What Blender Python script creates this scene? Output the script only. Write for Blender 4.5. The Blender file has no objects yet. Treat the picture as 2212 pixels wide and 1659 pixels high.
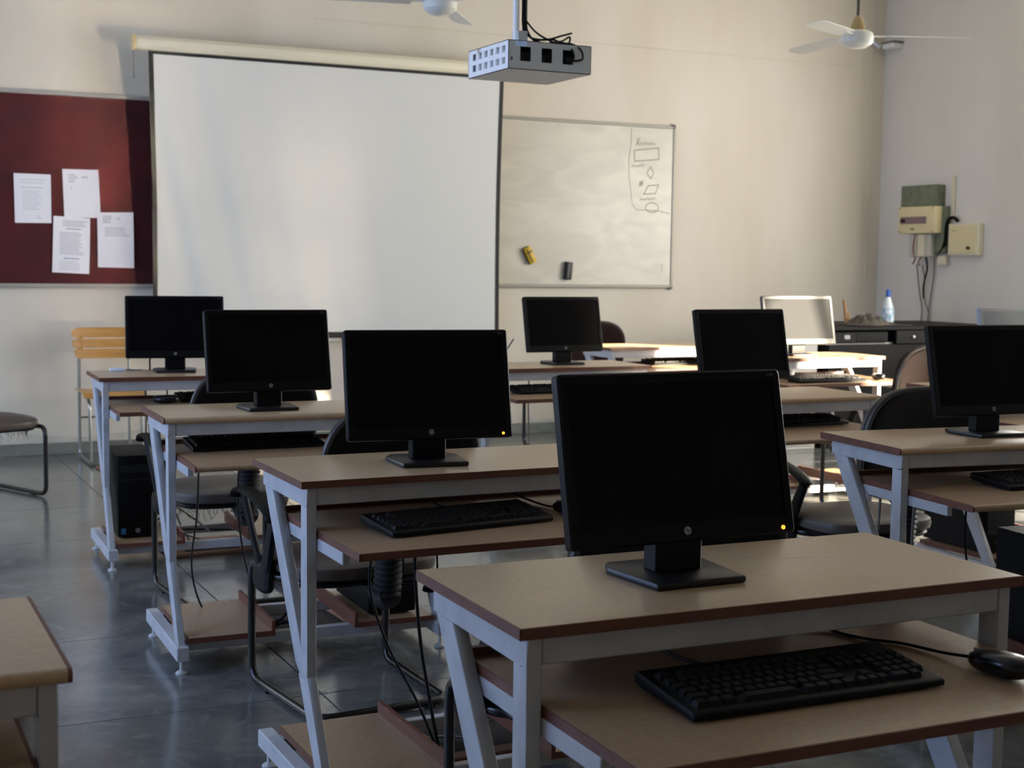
import bpy, bmesh, math, random
from mathutils import Vector, Matrix
random.seed(7)
SC = bpy.context.scene
COL = SC.collection

# ------------------------------------------------------------------ camera
F_PX, IMG_W = 3063.64, 2212.0
YAW, PITCH, ROLL, CAM_H = math.radians(25.7541), math.radians(4.9808), math.radians(.7751), 1.3589
fw = Vector((math.sin(YAW)*math.cos(PITCH), math.cos(YAW)*math.cos(PITCH), -math.sin(PITCH)))
rt = Vector((math.cos(YAW), -math.sin(YAW), 0)); up = rt.cross(fw)
rt2 = rt*math.cos(ROLL)+up*math.sin(ROLL); up2 = -rt*math.sin(ROLL)+up*math.cos(ROLL)
cd = bpy.data.cameras.new('camera'); cam = bpy.data.objects.new('camera', cd); COL.objects.link(cam)
cd.sensor_fit = 'HORIZONTAL'; cd.sensor_width = 36.0; cd.lens = F_PX/IMG_W*36.0
cd.clip_start = .05; cd.clip_end = 100
M = Matrix.Identity(4)
for i in range(3):
    M[i][0], M[i][1], M[i][2] = rt2[i], up2[i], -fw[i]
M.translation = Vector((0, 0, CAM_H)); cam.matrix_world = M
cd.dof.use_dof = True; cd.dof.focus_distance = 3.2; cd.dof.aperture_fstop = 8.0
SC.camera = cam

# ------------------------------------------------------------------ light and exposure
vs = SC.view_settings
SC.display_settings.display_device = 'sRGB'
vs.view_transform = 'Standard'; vs.look = 'None'; vs.gamma = 1.0; vs.use_curve_mapping = False
vs.exposure = 0.0
SC.cycles.max_bounces = 8; SC.cycles.diffuse_bounces = 5; SC.cycles.glossy_bounces = 4
SC.cycles.caustics_reflective = True; SC.cycles.caustics_refractive = False
SC.cycles.sample_clamp_indirect = 60.0; SC.cycles.blur_glossy = 0.0
W = bpy.data.worlds.new('sky'); SC.world = W; W.use_nodes = True
bg = W.node_tree.nodes['Background']; bg.inputs[0].default_value = (.55, .72, 1.0, 1); bg.inputs[1].default_value = .6

def sun(name, direction, strength, color, angle):
    l = bpy.data.lights.new(name, 'SUN'); l.energy = strength; l.color = color; l.angle = math.radians(angle)
    o = bpy.data.objects.new(name, l); COL.objects.link(o)
    o.rotation_euler = Vector(direction).to_track_quat('-Z', 'Y').to_euler(); o.location = (14, 0, 9)
sun('sun', (-.6, .8, -.29), 74.0, (1.0, .84, .62), 1.0)

def window_light(name, loc, rotz, sx, sz, power, color):
    l = bpy.data.lights.new(name, 'AREA'); l.shape = 'RECTANGLE'; l.size = sx; l.size_y = sz
    l.energy = power; l.color = color
    o = bpy.data.objects.new(name, l); COL.objects.link(o)
    o.location = loc; o.rotation_euler = (math.radians(90), 0, rotz)
RX, LX, YW, YB, ZC = 8.395, -2.2, 9.971, -4.6, 3.95
RIGHT_AND_FILL_WINDOWS = [(1.8, 3.1), (4.6, 5.8), (6.5, 7.9)]  # first lets the sun in; the other two are added for fill light
DOOR = (-.1, 1.35)          # open double door in the right wall, outside the frame
LEFT_WINDOWS = [(2.9, 4.7), (5.3, 7.1), (7.7, 9.5)]
WZ0, WZ1 = .95, 2.95
for (a, b) in RIGHT_AND_FILL_WINDOWS:
    window_light('window_daylight', (RX+.04, (a+b)/2, (WZ0+WZ1)/2), math.radians(90), b-a, WZ1-WZ0, 20 if a < 4 else 122, (1.0, .96, .9))  # past the first window these are fill lights added to brighten the front wall
for (a, b) in LEFT_WINDOWS:
    window_light('window_daylight', (LX-.1, (a+b)/2, (WZ0+WZ1)/2), math.radians(-90), b-a, WZ1-WZ0, 80 if a < 6 else 62, (.36, .55, 1.0) if a < 6 else (.82, .9, 1.0))

# ------------------------------------------------------------------ materials
def lin(c):
    if isinstance(c, str):
        c = [int(c[i:i+2], 16)/255 for i in (0, 2, 4)]
    return tuple(x/12.92 if x <= .04045 else ((x+.055)/1.055)**2.4 for x in c[:3]) + (1,)
MATS = {}
def mat(name, base, rough=.5, metal=0.0, var=None, scale=8.0, amount=.35, bump=0.0, bscale=60.0, stretch=(1, 1, 1),
        spec=.5, coat=0.0, emit=None, estr=0.0, rvar=0.0, sheen=0.0, detail=4.0):
    m = bpy.data.materials.new(name); m.use_nodes = True; MATS[name] = m
    nt = m.node_tree; N = nt.nodes; L = nt.links; b = N['Principled BSDF']
    b.inputs['Base Color'].default_value = lin(base); b.inputs['Roughness'].default_value = rough
    b.inputs['Metallic'].default_value = metal; b.inputs['Specular IOR Level'].default_value = spec
    b.inputs['Coat Weight'].default_value = coat; b.inputs['Sheen Weight'].default_value = sheen
    if emit:
        b.inputs['Emission Color'].default_value = lin(emit); b.inputs['Emission Strength'].default_value = estr
    if var or bump or rvar:
        tc = N.new('ShaderNodeTexCoord'); mp = N.new('ShaderNodeMapping'); mp.inputs['Scale'].default_value = stretch
        L.new(tc.outputs['Object'], mp.inputs['Vector'])
    if var or rvar:
        n = N.new('ShaderNodeTexNoise'); n.inputs['Scale'].default_value = scale; n.inputs['Detail'].default_value = detail
        L.new(mp.outputs[0], n.inputs['Vector'])
        rp = N.new('ShaderNodeMapRange'); rp.inputs[1].default_value = .35; rp.inputs[2].default_value = .65
        L.new(n.outputs[0], rp.inputs[0])
    if var:
        mu = N.new('ShaderNodeMath'); mu.operation = 'MULTIPLY'; mu.inputs[1].default_value = amount
        L.new(rp.outputs[0], mu.inputs[0])
        mx = N.new('ShaderNodeMix'); mx.data_type = 'RGBA'
        mx.inputs[6].default_value = lin(base); mx.inputs[7].default_value = lin(var)
        L.new(mu.outputs[0], mx.inputs[0]); L.new(mx.outputs[2], b.inputs['Base Color'])
    if rvar:
        r2 = N.new('ShaderNodeMapRange'); r2.inputs[3].default_value = rough-rvar; r2.inputs[4].default_value = rough+rvar
        L.new(rp.outputs[0], r2.inputs[0]); L.new(r2.outputs[0], b.inputs['Roughness'])
    if bump:
        n2 = N.new('ShaderNodeTexNoise'); n2.inputs['Scale'].default_value = bscale; n2.inputs['Detail'].default_value = 3
        L.new(mp.outputs[0], n2.inputs['Vector'])
        bp = N.new('ShaderNodeBump'); bp.inputs['Strength'].default_value = bump; bp.inputs['Distance'].default_value = .004
        L.new(n2.outputs[0], bp.inputs['Height']); L.new(bp.outputs[0], b.inputs['Normal'])
    return m

mat('wall_paint', 'd9d2c4', .75, var='c4b9a4', scale=1.3, amount=.5, bump=.15, bscale=25, stretch=(1, 1, .35))
mat('side_wall_paint', 'd6d2cb', .75, var='c6bfb3', scale=1.1, amount=.5, bump=.15, bscale=25, stretch=(1, 1, .35))
mat('ceiling_paint', 'dcd8cc', .8)
mat('skirting_stone', '6a6d66', .5, var='8d8f86', scale=5, amount=.6, stretch=(1, 1, 2))
mat('damp_plaster', 'cfc9ba', .8, var='b4b2a4', scale=9, amount=.8, stretch=(1, 1, 2))
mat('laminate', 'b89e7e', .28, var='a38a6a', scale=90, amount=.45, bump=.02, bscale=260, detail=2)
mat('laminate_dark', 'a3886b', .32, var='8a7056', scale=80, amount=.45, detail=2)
mat('edge_brown', '5c3122', .5, var='704432', scale=20, amount=.6, stretch=(.3, 1, 3), bump=.1, bscale=150)
mat('edge_end', '5a2d20', .5, var='3a1c14', scale=16, amount=.6)
mat('frame_paint', 'b3b5b9', .45, var='96979a', scale=14, amount=.5, bump=.12, bscale=90)
mat('black_plastic', '050506', .45, spec=.17)
mat('black_gloss', '08080a', .22, spec=.4)
mat('charcoal_plastic', '131417', .4, spec=.35)
mat('screen_glass', '050506', .3, spec=.1)
mat('silver_plastic', '474a4d', .5, spec=.12)  # bezel copy darkened so direct sun doesn't clip it
mat('silver_plastic_dull', '9aa2aa', .4)  # lighter bezel copy for the monitor out of the sun
mat('silver_screen', '222426', .6, spec=.06)  # display copy darkened against direct sun
mat('silver_screen_dull', '7e8890', .3, spec=.6)  # bluish reflection painted into the display colour, for the monitor out of the sun
mat('frosted', 'c8ccd0', .6)  # opaque, for the added panes that stop the sun
mat('rubber', '0a0a0b', .6)
mat('key_black', '070708', .5, spec=.2)
mat('badge_grey', '9a9a9c', .3, metal=.5)
mat('badge_dark', '161618', .5)
mat('print_grey', '6e6e70', .5)
mat('led_amber', 'ff9a2a', .4, emit='ff9a30', estr=4.0)
mat('led_dark', '1a1206', .5)
mat('tube_black', '0b0b0d', .3, spec=.6)
mat('chair_black', '070607', .42, spec=.3, var='0e0c0d', scale=9, amount=.5, bump=.1, bscale=90)
mat('chair_rim', '3a3836', .45)
mat('vinyl_brown', '4a3f38', .4, var='2e2622', scale=10, amount=.6, bump=.12, bscale=120)
mat('vinyl_maroon', '22110f', .6, spec=.1, var='160a0b', scale=8, amount=.5, bump=.1, bscale=100)
mat('vinyl_grey', '575049', .42, var='413a35', scale=9, amount=.6, bump=.12, bscale=110)
mat('frayed_fabric', 'b3ab9b', .9, var='8c8475', scale=40, amount=.6)
mat('steel_tube', '8f9290', .28, metal=.75)
mat('plywood', 'bd9050', .38, var='a3733a', scale=4, amount=.7, stretch=(1.2, 1, 9), coat=.3)
mat('felt_maroon', '360a10', .95, var='4c1116', scale=3, amount=.8, bump=.4, bscale=300)
mat('aluminium', 'c4c2bc', .35, metal=.6)
mat('white_metal', 'f2f2f2', .4)
mat('grey_metal', 'bdc0c0', .42, metal=.2)
mat('dull_metal', '8c897f', .45, metal=.3)
mat('dark_inside', '26251f', .6)
mat('screen_fabric', 'dadbd6', .7, spec=.3)
mat('screen_black', '0e0e10', .6)
mat('casing_cream', 'e3dcc4', .4)
mat('casing_end', 'd9c088', .4)
mat('paper', 'e9e8ec', .75)
mat('ink', '7d7f8c', .8)
mat('ink_light', 'a9abb4', .8)
mat('ink_blue', '6f7fae', .8)
mat('eraser_yellow', 'd8b21e', .5, var='8f7410', scale=30, amount=.4)
mat('eraser_black', '161616', .5)
mat('marker_stroke', '958f80', .7)
mat('fan_white', 'd9dbd6', .35)
mat('fan_tan', 'a08a58', .4)
mat('box_green', '5d6550', .55, var='7d8470', scale=16, amount=.5)
mat('box_cream', 'd6c89c', .45)
mat('box_pale', 'd3cbb2', .45)
mat('meter_grey', 'b9b6a8', .5)
mat('band_purple', '7a6264', .4)
mat('wire_black', '070708', .6, spec=.15)
mat('wire_grey', '6c6a66', .5)
mat('wire_red', '7a2a22', .5)
mat('cabinet_black', '0d0d0d', .55, spec=.15, var='151414', scale=4, amount=.6)
mat('cloth_khaki', '4b463c', .9, var='2a2725', scale=9, amount=.9, bump=.5, bscale=40)
mat('bottle_clear', 'cfdadb', .12, spec=.6)
mat('bottle_label', '3f8fb0', .4, var='e6e6ee', scale=22, amount=1.0)
mat('cap_blue', '1b4fa8', .35)
mat('stick_wood', '94714a', .6)
mat('speckle', '9aa0aa', .6, var='5d636f', scale=70, amount=1.0, detail=1)
mat('pale_metal', 'b7b5ae', .5)
mat('hatch_brown', '8a6450', .6, var='6d4a38', scale=10, amount=.5)
mat('pit_dark', '0c0b0a', .9)
mat('sticker_blue', '2f6ea8', .4)
mat('remote_white', 'd5dbe6', .4)

# kota stone slab with smudged polish
def floor_mat():
    m = mat('kota_stone', '7b7d79', .3, spec=.9)
    nt = m.node_tree; N = nt.nodes; L = nt.links; b = N['Principled BSDF']
    ge = N.new('ShaderNodeNewGeometry'); oi = N.new('ShaderNodeObjectInfo')
    n1 = N.new('ShaderNodeTexNoise'); n1.inputs['Scale'].default_value = 2.3; n1.inputs['Detail'].default_value = 7; n1.inputs['Distortion'].default_value = 1.6
    n2 = N.new('ShaderNodeTexNoise'); n2.inputs['Scale'].default_value = 7; n2.inputs['Detail'].default_value = 8; n2.inputs['Distortion'].default_value = 2.5
    L.new(ge.outputs['Position'], n1.inputs['Vector']); L.new(ge.outputs['Position'], n2.inputs['Vector'])
    cr = N.new('ShaderNodeValToRGB'); e = cr.color_ramp.elements
    e[0].position = .3; e[0].color = lin('505354'); e[1].position = .72; e[1].color = lin('73746f')
    L.new(n1.outputs[0], cr.inputs[0])
    cr2 = N.new('ShaderNodeValToRGB'); e = cr2.color_ramp.elements
    e[0].position = .52; e[0].color = (0, 0, 0, 1); e[1].position = .75; e[1].color = (1, 1, 1, 1)
    L.new(n2.outputs[0], cr2.inputs[0])
    mx = N.new('ShaderNodeMix'); mx.data_type = 'RGBA'; mx.inputs[7].default_value = lin('86867f')
    mul = N.new('ShaderNodeMath'); mul.operation = 'MULTIPLY'; mul.inputs[1].default_value = .45
    L.new(cr2.outputs[0], mul.inputs[0]); L.new(mul.outputs[0], mx.inputs[0]); L.new(cr.outputs[0], mx.inputs[6])
    hs = N.new('ShaderNodeHueSaturation'); mr = N.new('ShaderNodeMapRange'); mr.inputs[3].default_value = .9; mr.inputs[4].default_value = 1.08
    L.new(oi.outputs['Random'], mr.inputs[0]); L.new(mr.outputs[0], hs.inputs['Value']); L.new(mx.outputs[2], hs.inputs['Color'])
    L.new(hs.outputs[0], b.inputs['Base Color'])
    r = N.new('ShaderNodeMapRange'); r.inputs[3].default_value = .08; r.inputs[4].default_value = .27
    L.new(n2.outputs[0], r.inputs[0]); L.new(r.outputs[0], b.inputs['Roughness'])
    bp = N.new('ShaderNodeBump'); bp.inputs['Strength'].default_value = .05; bp.inputs['Distance'].default_value = .01
    L.new(n1.outputs[0], bp.inputs['Height']); L.new(bp.outputs[0], b.inputs['Normal'])
floor_mat()
def whiteboard_mat():
    m = mat('whiteboard', 'd3d0c4', .28, spec=.5)
    nt = m.node_tree; N = nt.nodes; L = nt.links; b = N['Principled BSDF']
    tc = N.new('ShaderNodeTexCoord'); mp = N.new('ShaderNodeMapping'); mp.inputs['Rotation'].default_value = (0, math.radians(25), 0); mp.inputs['Scale'].default_value = (1, 1, 2.6)
    n = N.new('ShaderNodeTexNoise'); n.inputs['Scale'].default_value = 2.1; n.inputs['Detail'].default_value = 8; n.inputs['Distortion'].default_value = 1.2
    L.new(tc.outputs['Object'], mp.inputs[0]); L.new(mp.outputs[0], n.inputs['Vector'])
    cr = N.new('ShaderNodeValToRGB'); e = cr.color_ramp.elements
    e[0].position = .36; e[0].color = lin('bbb5a6'); e[1].position = .64; e[1].color = lin('c9c4b4')
    L.new(n.outputs[0], cr.inputs[0]); L.new(cr.outputs[0], b.inputs['Base Color'])
whiteboard_mat()

# ------------------------------------------------------------------ mesh helpers
class MB:
    def __init__(s): s.v = []; s.f = []
    def add(s, vs, fs):
        o = len(s.v); s.v += [tuple(p) for p in vs]; s.f += [tuple(i+o for i in f) for f in fs]; return s
    def box(s, x0, x1, y0, y1, z0, z1):
        return s.add([(x0, y0, z0), (x1, y0, z0), (x1, y1, z0), (x0, y1, z0), (x0, y0, z1), (x1, y0, z1), (x1, y1, z1), (x0, y1, z1)],
                     [(0, 3, 2, 1), (4, 5, 6, 7), (0, 1, 5, 4), (1, 2, 6, 5), (2, 3, 7, 6), (3, 0, 4, 7)])
    def prism(s, poly, a0, a1, axis='x'):
        n = len(poly)
        def P(p, a):
            return (a, p[0], p[1]) if axis == 'x' else (p[0], a, p[1]) if axis == 'y' else (p[0], p[1], a)
        vs = [P(p, a0) for p in poly]+[P(p, a1) for p in poly]
        fs = [tuple(range(n-1, -1, -1)), tuple(range(n, 2*n))]+[(i, (i+1) % n, n+(i+1) % n, n+i) for i in range(n)]
        return s.add(vs, fs)
    def tube(s, pts, r, n=8, r2=None, side=None, closed=False):
        pts = [Vector(p) for p in pts]; m = len(pts); rings = []
        T = []
        for i in range(m):
            a = pts[(i-1) % m] if closed or i > 0 else pts[i]; b = pts[(i+1) % m] if closed or i < m-1 else pts[i]
            t = (b-a); T.append(t.normalized() if t.length > 1e-9 else Vector((0, 0, 1)))
        if side is None:
            u = T[0].orthogonal().normalized()
        for i in range(m):
            if side is not None:
                u = Vector(side); u = (u-T[i]*u.dot(T[i])).normalized()
            else:
                u = (u-T[i]*u.dot(T[i])).normalized()
            w = T[i].cross(u)
            rr = r[i] if isinstance(r, (list, tuple)) else r
            q = (r2[i] if isinstance(r2, (list, tuple)) else r2) if r2 is not None else rr
            rings.append([pts[i]+u*rr*math.cos(2*math.pi*k/n)+w*q*math.sin(2*math.pi*k/n) for k in range(n)])
        vs = [p for g in rings for p in g]; fs = []
        for i in range(m if closed else m-1):
            j = (i+1) % m
            for k in range(n):
                fs.append((i*n+k, i*n+(k+1) % n, j*n+(k+1) % n, j*n+k))
        if not closed:
            fs += [tuple(range(n-1, -1, -1)), tuple((m-1)*n+k for k in range(n))]
        return s.add(vs, fs)
    def lathe(s, prof, c=(0, 0, 0), n=24, axis='z'):
        vs = []; fs = []; m = len(prof)
        for (r, z) in prof:
            for k in range(n):
                a = 2*math.pi*k/n; x, y = r*math.cos(a), r*math.sin(a)
                p = (x, y, z) if axis == 'z' else (x, z, y) if axis == 'y' else (z, x, y)
                vs.append((p[0]+c[0], p[1]+c[1], p[2]+c[2]))
        for i in range(m-1):
            for k in range(n):
                q = (i*n+k, i*n+(k+1) % n, (i+1)*n+(k+1) % n, (i+1)*n+k)
                fs.append(q if axis == 'z' else q[::-1])
        fs += [tuple(range(n-1, -1, -1)), tuple((m-1)*n+k for k in range(n))]
        return s.add(vs, fs)
    def superq(s, a, b, c, e1=.4, e2=.5, ctr=(0, 0, 0), nu=28, nv=14, warp=None):
        sg = lambda x, e: math.copysign(abs(x)**e, x)
        vs = []; fs = []
        for i in range(nv+1):
            ph = -math.pi/2+math.pi*i/nv
            for k in range(nu):
                th = 2*math.pi*k/nu
                p = [a*sg(math.cos(ph), e1)*sg(math.cos(th), e2), b*sg(math.cos(ph), e1)*sg(math.sin(th), e2), c*sg(math.sin(ph), e1)]
                if warp: p = warp(*p)
                vs.append((p[0]+ctr[0], p[1]+ctr[1], p[2]+ctr[2]))
        for i in range(nv):
            for k in range(nu):
                fs.append((i*nu+k, i*nu+(k+1) % nu, (i+1)*nu+(k+1) % nu, (i+1)*nu+k))
        return s.add(vs, fs)
    def pillow(s, outline, th, rnd, bend=0.0):
        """outline in (x,z); thickness along y, rounded rim, bent along x"""
        n = len(outline); cx = sum(p[0] for p in outline)/n; cz = sum(p[1] for p in outline)/n
        rings = []
        def ring(scale, y):
            R = []
            for (x, z) in outline:
                X = cx+(x-cx)*scale; Z = cz+(z-cz)*scale
                R.append((X, y+bend*X*X, Z))
            rings.append(R)
        ext = max(abs(p[0]-cx) for p in outline)
        for sc in (.25, .55, .8): ring(sc*(1-rnd/ext), -th/2)
        for k in range(7):
            a = math.pi*k/6; ring(1-rnd/ext*(1-math.sin(a)), -th/2*math.cos(a))
        for sc in (.8, .55, .25): ring(sc*(1-rnd/ext), th/2)
        vs = [p for r in rings for p in r]; fs = []
        for i in range(len(rings)-1):
            for k in range(n):
                fs.append((i*n+k, i*n+(k+1) % n, (i+1)*n+(k+1) % n, (i+1)*n+k))
        fs += [tuple(range(n-1, -1, -1)), tuple((len(rings)-1)*n+k for k in range(n))]
        return s.add(vs, fs)
    def grid_plate(s, xs, zs, holes, y0, y1):
        for i in range(len(xs)-1):
            for j in range(len(zs)-1):
                if (i, j) not in holes: s.box(xs[i], xs[i+1], y0, y1, zs[j], zs[j+1])
        return s
    def xf(s, mtx):
        s.v = [tuple(mtx @ Vector(p)) for p in s.v]; return s
    def mesh(s, name, bevel=0.0, seg=1, smooth=True, ang=35, merge=True):
        me = bpy.data.meshes.new(name); me.from_pydata(s.v, [], s.f)
        bm = bmesh.new(); bm.from_mesh(me)
        if merge: bmesh.ops.remove_doubles(bm, verts=bm.verts, dist=1e-6)
        bmesh.ops.recalc_face_normals(bm, faces=bm.faces)
        if bevel:
            es = [e for e in bm.edges if len(e.link_faces) == 2 and e.calc_face_angle(0) > .5]
            bmesh.ops.bevel(bm, geom=es, offset=bevel, segments=seg, profile=.5, affect='EDGES', clamp_overlap=True)
        bm.to_mesh(me); bm.free()
        if smooth:
            me.polygons.foreach_set('use_smooth', [True]*len(me.polygons)); me.set_sharp_from_angle(angle=math.radians(ang))
        return me

CACHE = {}
def put(name, key, build, material, parent=None, loc=(0, 0, 0), rot=(0, 0, 0), scale=(1, 1, 1), **kw):
    """one mesh object; meshes are shared by key"""
    k = (key, material)
    if key is None or k not in CACHE:
        r = build(); me = r if isinstance(r, bpy.types.Mesh) else r.mesh(name, **kw)
        me.materials.clear(); me.materials.append(MATS[material])
        if key is not None: CACHE[k] = me
    else: me = CACHE[k]
    o = bpy.data.objects.new(name, me); COL.objects.link(o)
    o.parent = parent; o.location = loc; o.rotation_euler = rot; o.scale = scale
    return o
def tag(o, label, cat, group=None):
    o['label'] = label; o['category'] = cat
    if group: o['group'] = group
    return o
def thing(name, label, cat, loc=(0, 0, 0), rotz=0.0, group=None, rot=None):
    o = bpy.data.objects.new(name, None); COL.objects.link(o); o.empty_display_size = .05
    o.location = loc; o.rotation_euler = rot or (0, 0, rotz)
    return tag(o, label, cat, group)
def struct(o): o['kind'] = 'structure'; return o
R = math.radians
def box(*a): return lambda: MB().box(*a)
def smooth_path(pts, n=6):
    pts = [Vector(p) for p in pts]; out = []
    for i in range(len(pts)-1):
        p0 = pts[max(i-1, 0)]; p1 = pts[i]; p2 = pts[i+1]; p3 = pts[min(i+2, len(pts)-1)]
        for k in range(n):
            t = k/n
            out.append(.5*((2*p1)+(-p0+p2)*t+(2*p0-5*p1+4*p2-p3)*t*t+(-p0+3*p1-3*p2+p3)*t**3))
    out.append(pts[-1]); return out
def bent_path(pts, rad, n=5, closed=False):
    """polyline with rounded corners"""
    pts = [Vector(p) for p in pts]; out = []; m = len(pts)
    for i in range(m):
        if not closed and i in (0, m-1): out.append(pts[i]); continue
        a, b, c = pts[i-1], pts[i], pts[(i+1) % m]
        d1 = (a-b); d2 = (c-b); r = min(rad, d1.length*.45, d2.length*.45)
        p, q = b+d1.normalized()*r, b+d2.normalized()*r
        for k in range(n+1):
            t = k/n; out.append(p*(1-t)**2+b*2*t*(1-t)+q*t*t)
    return out
def text_mesh(txt, size, shear=0.0, extrude=.0002):
    cu = bpy.data.curves.new('lettering', 'FONT'); cu.body = txt; cu.size = size; cu.shear = shear; cu.extrude = extrude
    cu.align_x = 'CENTER'; cu.align_y = 'CENTER'
    o = bpy.data.objects.new('lettering', cu); COL.objects.link(o)
    dg = bpy.context.evaluated_depsgraph_get(); me = bpy.data.meshes.new_from_object(o.evaluated_get(dg))
    bpy.data.objects.remove(o); bpy.data.curves.remove(cu); return me

# ------------------------------------------------------------------ the room
def wall_with_openings(axis_x0, axis_x1, y0, y1, wins, door=None):
    m = MB(); y = y0
    if door:
        m.box(axis_x0, axis_x1, y, door[0], 0, ZC); m.box(axis_x0, axis_x1, door[0], door[1], 1.98, ZC); y = door[1]
    for (a, b) in wins:
        m.box(axis_x0, axis_x1, y, a, 0, ZC); m.box(axis_x0, axis_x1, a, b, 0, WZ0); m.box(axis_x0, axis_x1, a, b, WZ1, ZC); y = b
    m.box(axis_x0, axis_x1, y, y1, 0, ZC); return m
struct(put('wall_front', None, box(LX-.2, RX+.2, YW, YW+.2, 0, ZC), 'wall_paint'))
wr = struct(put('wall_right', None, lambda: wall_with_openings(RX, RX+.2, YB, YW, RIGHT_AND_FILL_WINDOWS, DOOR), 'side_wall_paint'))
wl = struct(put('wall_left', None, lambda: wall_with_openings(LX-.2, LX, YB, YW, LEFT_WINDOWS), 'side_wall_paint'))
struct(put('wall_back', None, box(LX-.2, RX+.2, YB-.2, YB, 0, ZC), 'wall_paint'))
struct(put('ceiling', None, box(LX-.2, RX+.2, YB-.2, YW+.2, ZC, ZC+.15), 'ceiling_paint'))
k = 1
for (x, wins) in ((RX+.1, RIGHT_AND_FILL_WINDOWS), (LX-.1, LEFT_WINDOWS)):
    for (a, b) in wins:
        def wf(a=a, b=b, x=x):
            m = MB(); c = (a+b)/2
            m.box(x-.03, x+.03, a, a+.05, WZ0, WZ1); m.box(x-.03, x+.03, b-.05, b, WZ0, WZ1)
            m.box(x-.03, x+.03, a, b, WZ0, WZ0+.05); m.box(x-.03, x+.03, a, b, WZ1-.05, WZ1); m.box(x-.02, x+.02, c-.02, c+.02, WZ0, WZ1)
            return m
        w_ = struct(put(f'window_{k}', None, wf, 'frame_paint')); k += 1
        if x > 0 and a > 4: put('frosted_pane', None, box(x-.004, x+.004, a, b, WZ0, WZ1), 'frosted', w_)  # added opaque pane keeps the sun out of the fill windows

def dframe():
    a, b = DOOR
    return MB().box(RX+.05, RX+.15, a, a+.06, 0, 1.98).box(RX+.05, RX+.15, b-.06, b, 0, 1.98).box(RX+.05, RX+.15, a, b, 1.92, 1.98)
struct(put('door_1', None, dframe, 'frame_paint'))
# floor: bedding plus individual slabs where the photograph shows them
fl = struct(put('floor', None, box(LX-.2, RX+.2, YB-.2, YW+.2, -.2, -.006), 'wire_grey'))
SLX, SLY, SX0, SY0 = .92, .92, 1.36-.92*4, 4.16-.92*8
nx, ny = int((RX-SX0)/SLX)+1, int((YW-SY0)/SLY)+1
def slab(x0, x1, y0, y1):
    g = .0022
    return put('stone_slab', None, box(x0+g, x1-g, y0+g, y1-g, -.02, 0), 'kota_stone', fl, bevel=.0012)
for i in range(nx):
    for j in range(ny):
        x0, y0 = SX0+i*SLX, SY0+j*SLY
        slab(max(x0, LX), min(x0+SLX, RX), max(y0, YB), min(y0+SLY, YW))
bb = struct(put('baseboard_front', None, box(LX, RX, YW-.014, YW, 0, .083), 'skirting_stone', bevel=.003))
struct(put('baseboard_right', None, box(RX-.014, RX, 7.5, YW-.014, 0, .083), 'skirting_stone', bevel=.003))
def damp():
    m = MB(); xs = [LX+.1+i*.09 for i in range(110)]
    xs = [x for x in xs if x < RX-.02]
    top = [.125+.02*math.sin(x*7)+.018*random.random() for x in xs]
    vs = []
    for x, t in zip(xs, top): vs += [(x, YW-.003, .08), (x, YW-.003, t)]
    m.add(vs, [(2*i, 2*i+2, 2*i+3, 2*i+1) for i in range(len(xs)-1)]); return m
o = struct(put('trim_1', None, damp, 'damp_plaster')); o['label'] = 'flaking damp plaster band above the stone skirting'
# wall seam and corner conduits
struct(put('trim_2', None, box(3.2, RX, YW-.006, YW, 3.07, 3.078), 'wall_paint'))
o = struct(put('trim_3', None, lambda: MB().box(8.17, 8.19, YW-.01, YW, .9, ZC), 'wall_paint', bevel=.003))
o = struct(put('trim_4', None, lambda: MB().box(8.25, 8.262, YW-.01, YW, 1.2, ZC), 'wall_paint', bevel=.002))

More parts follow.
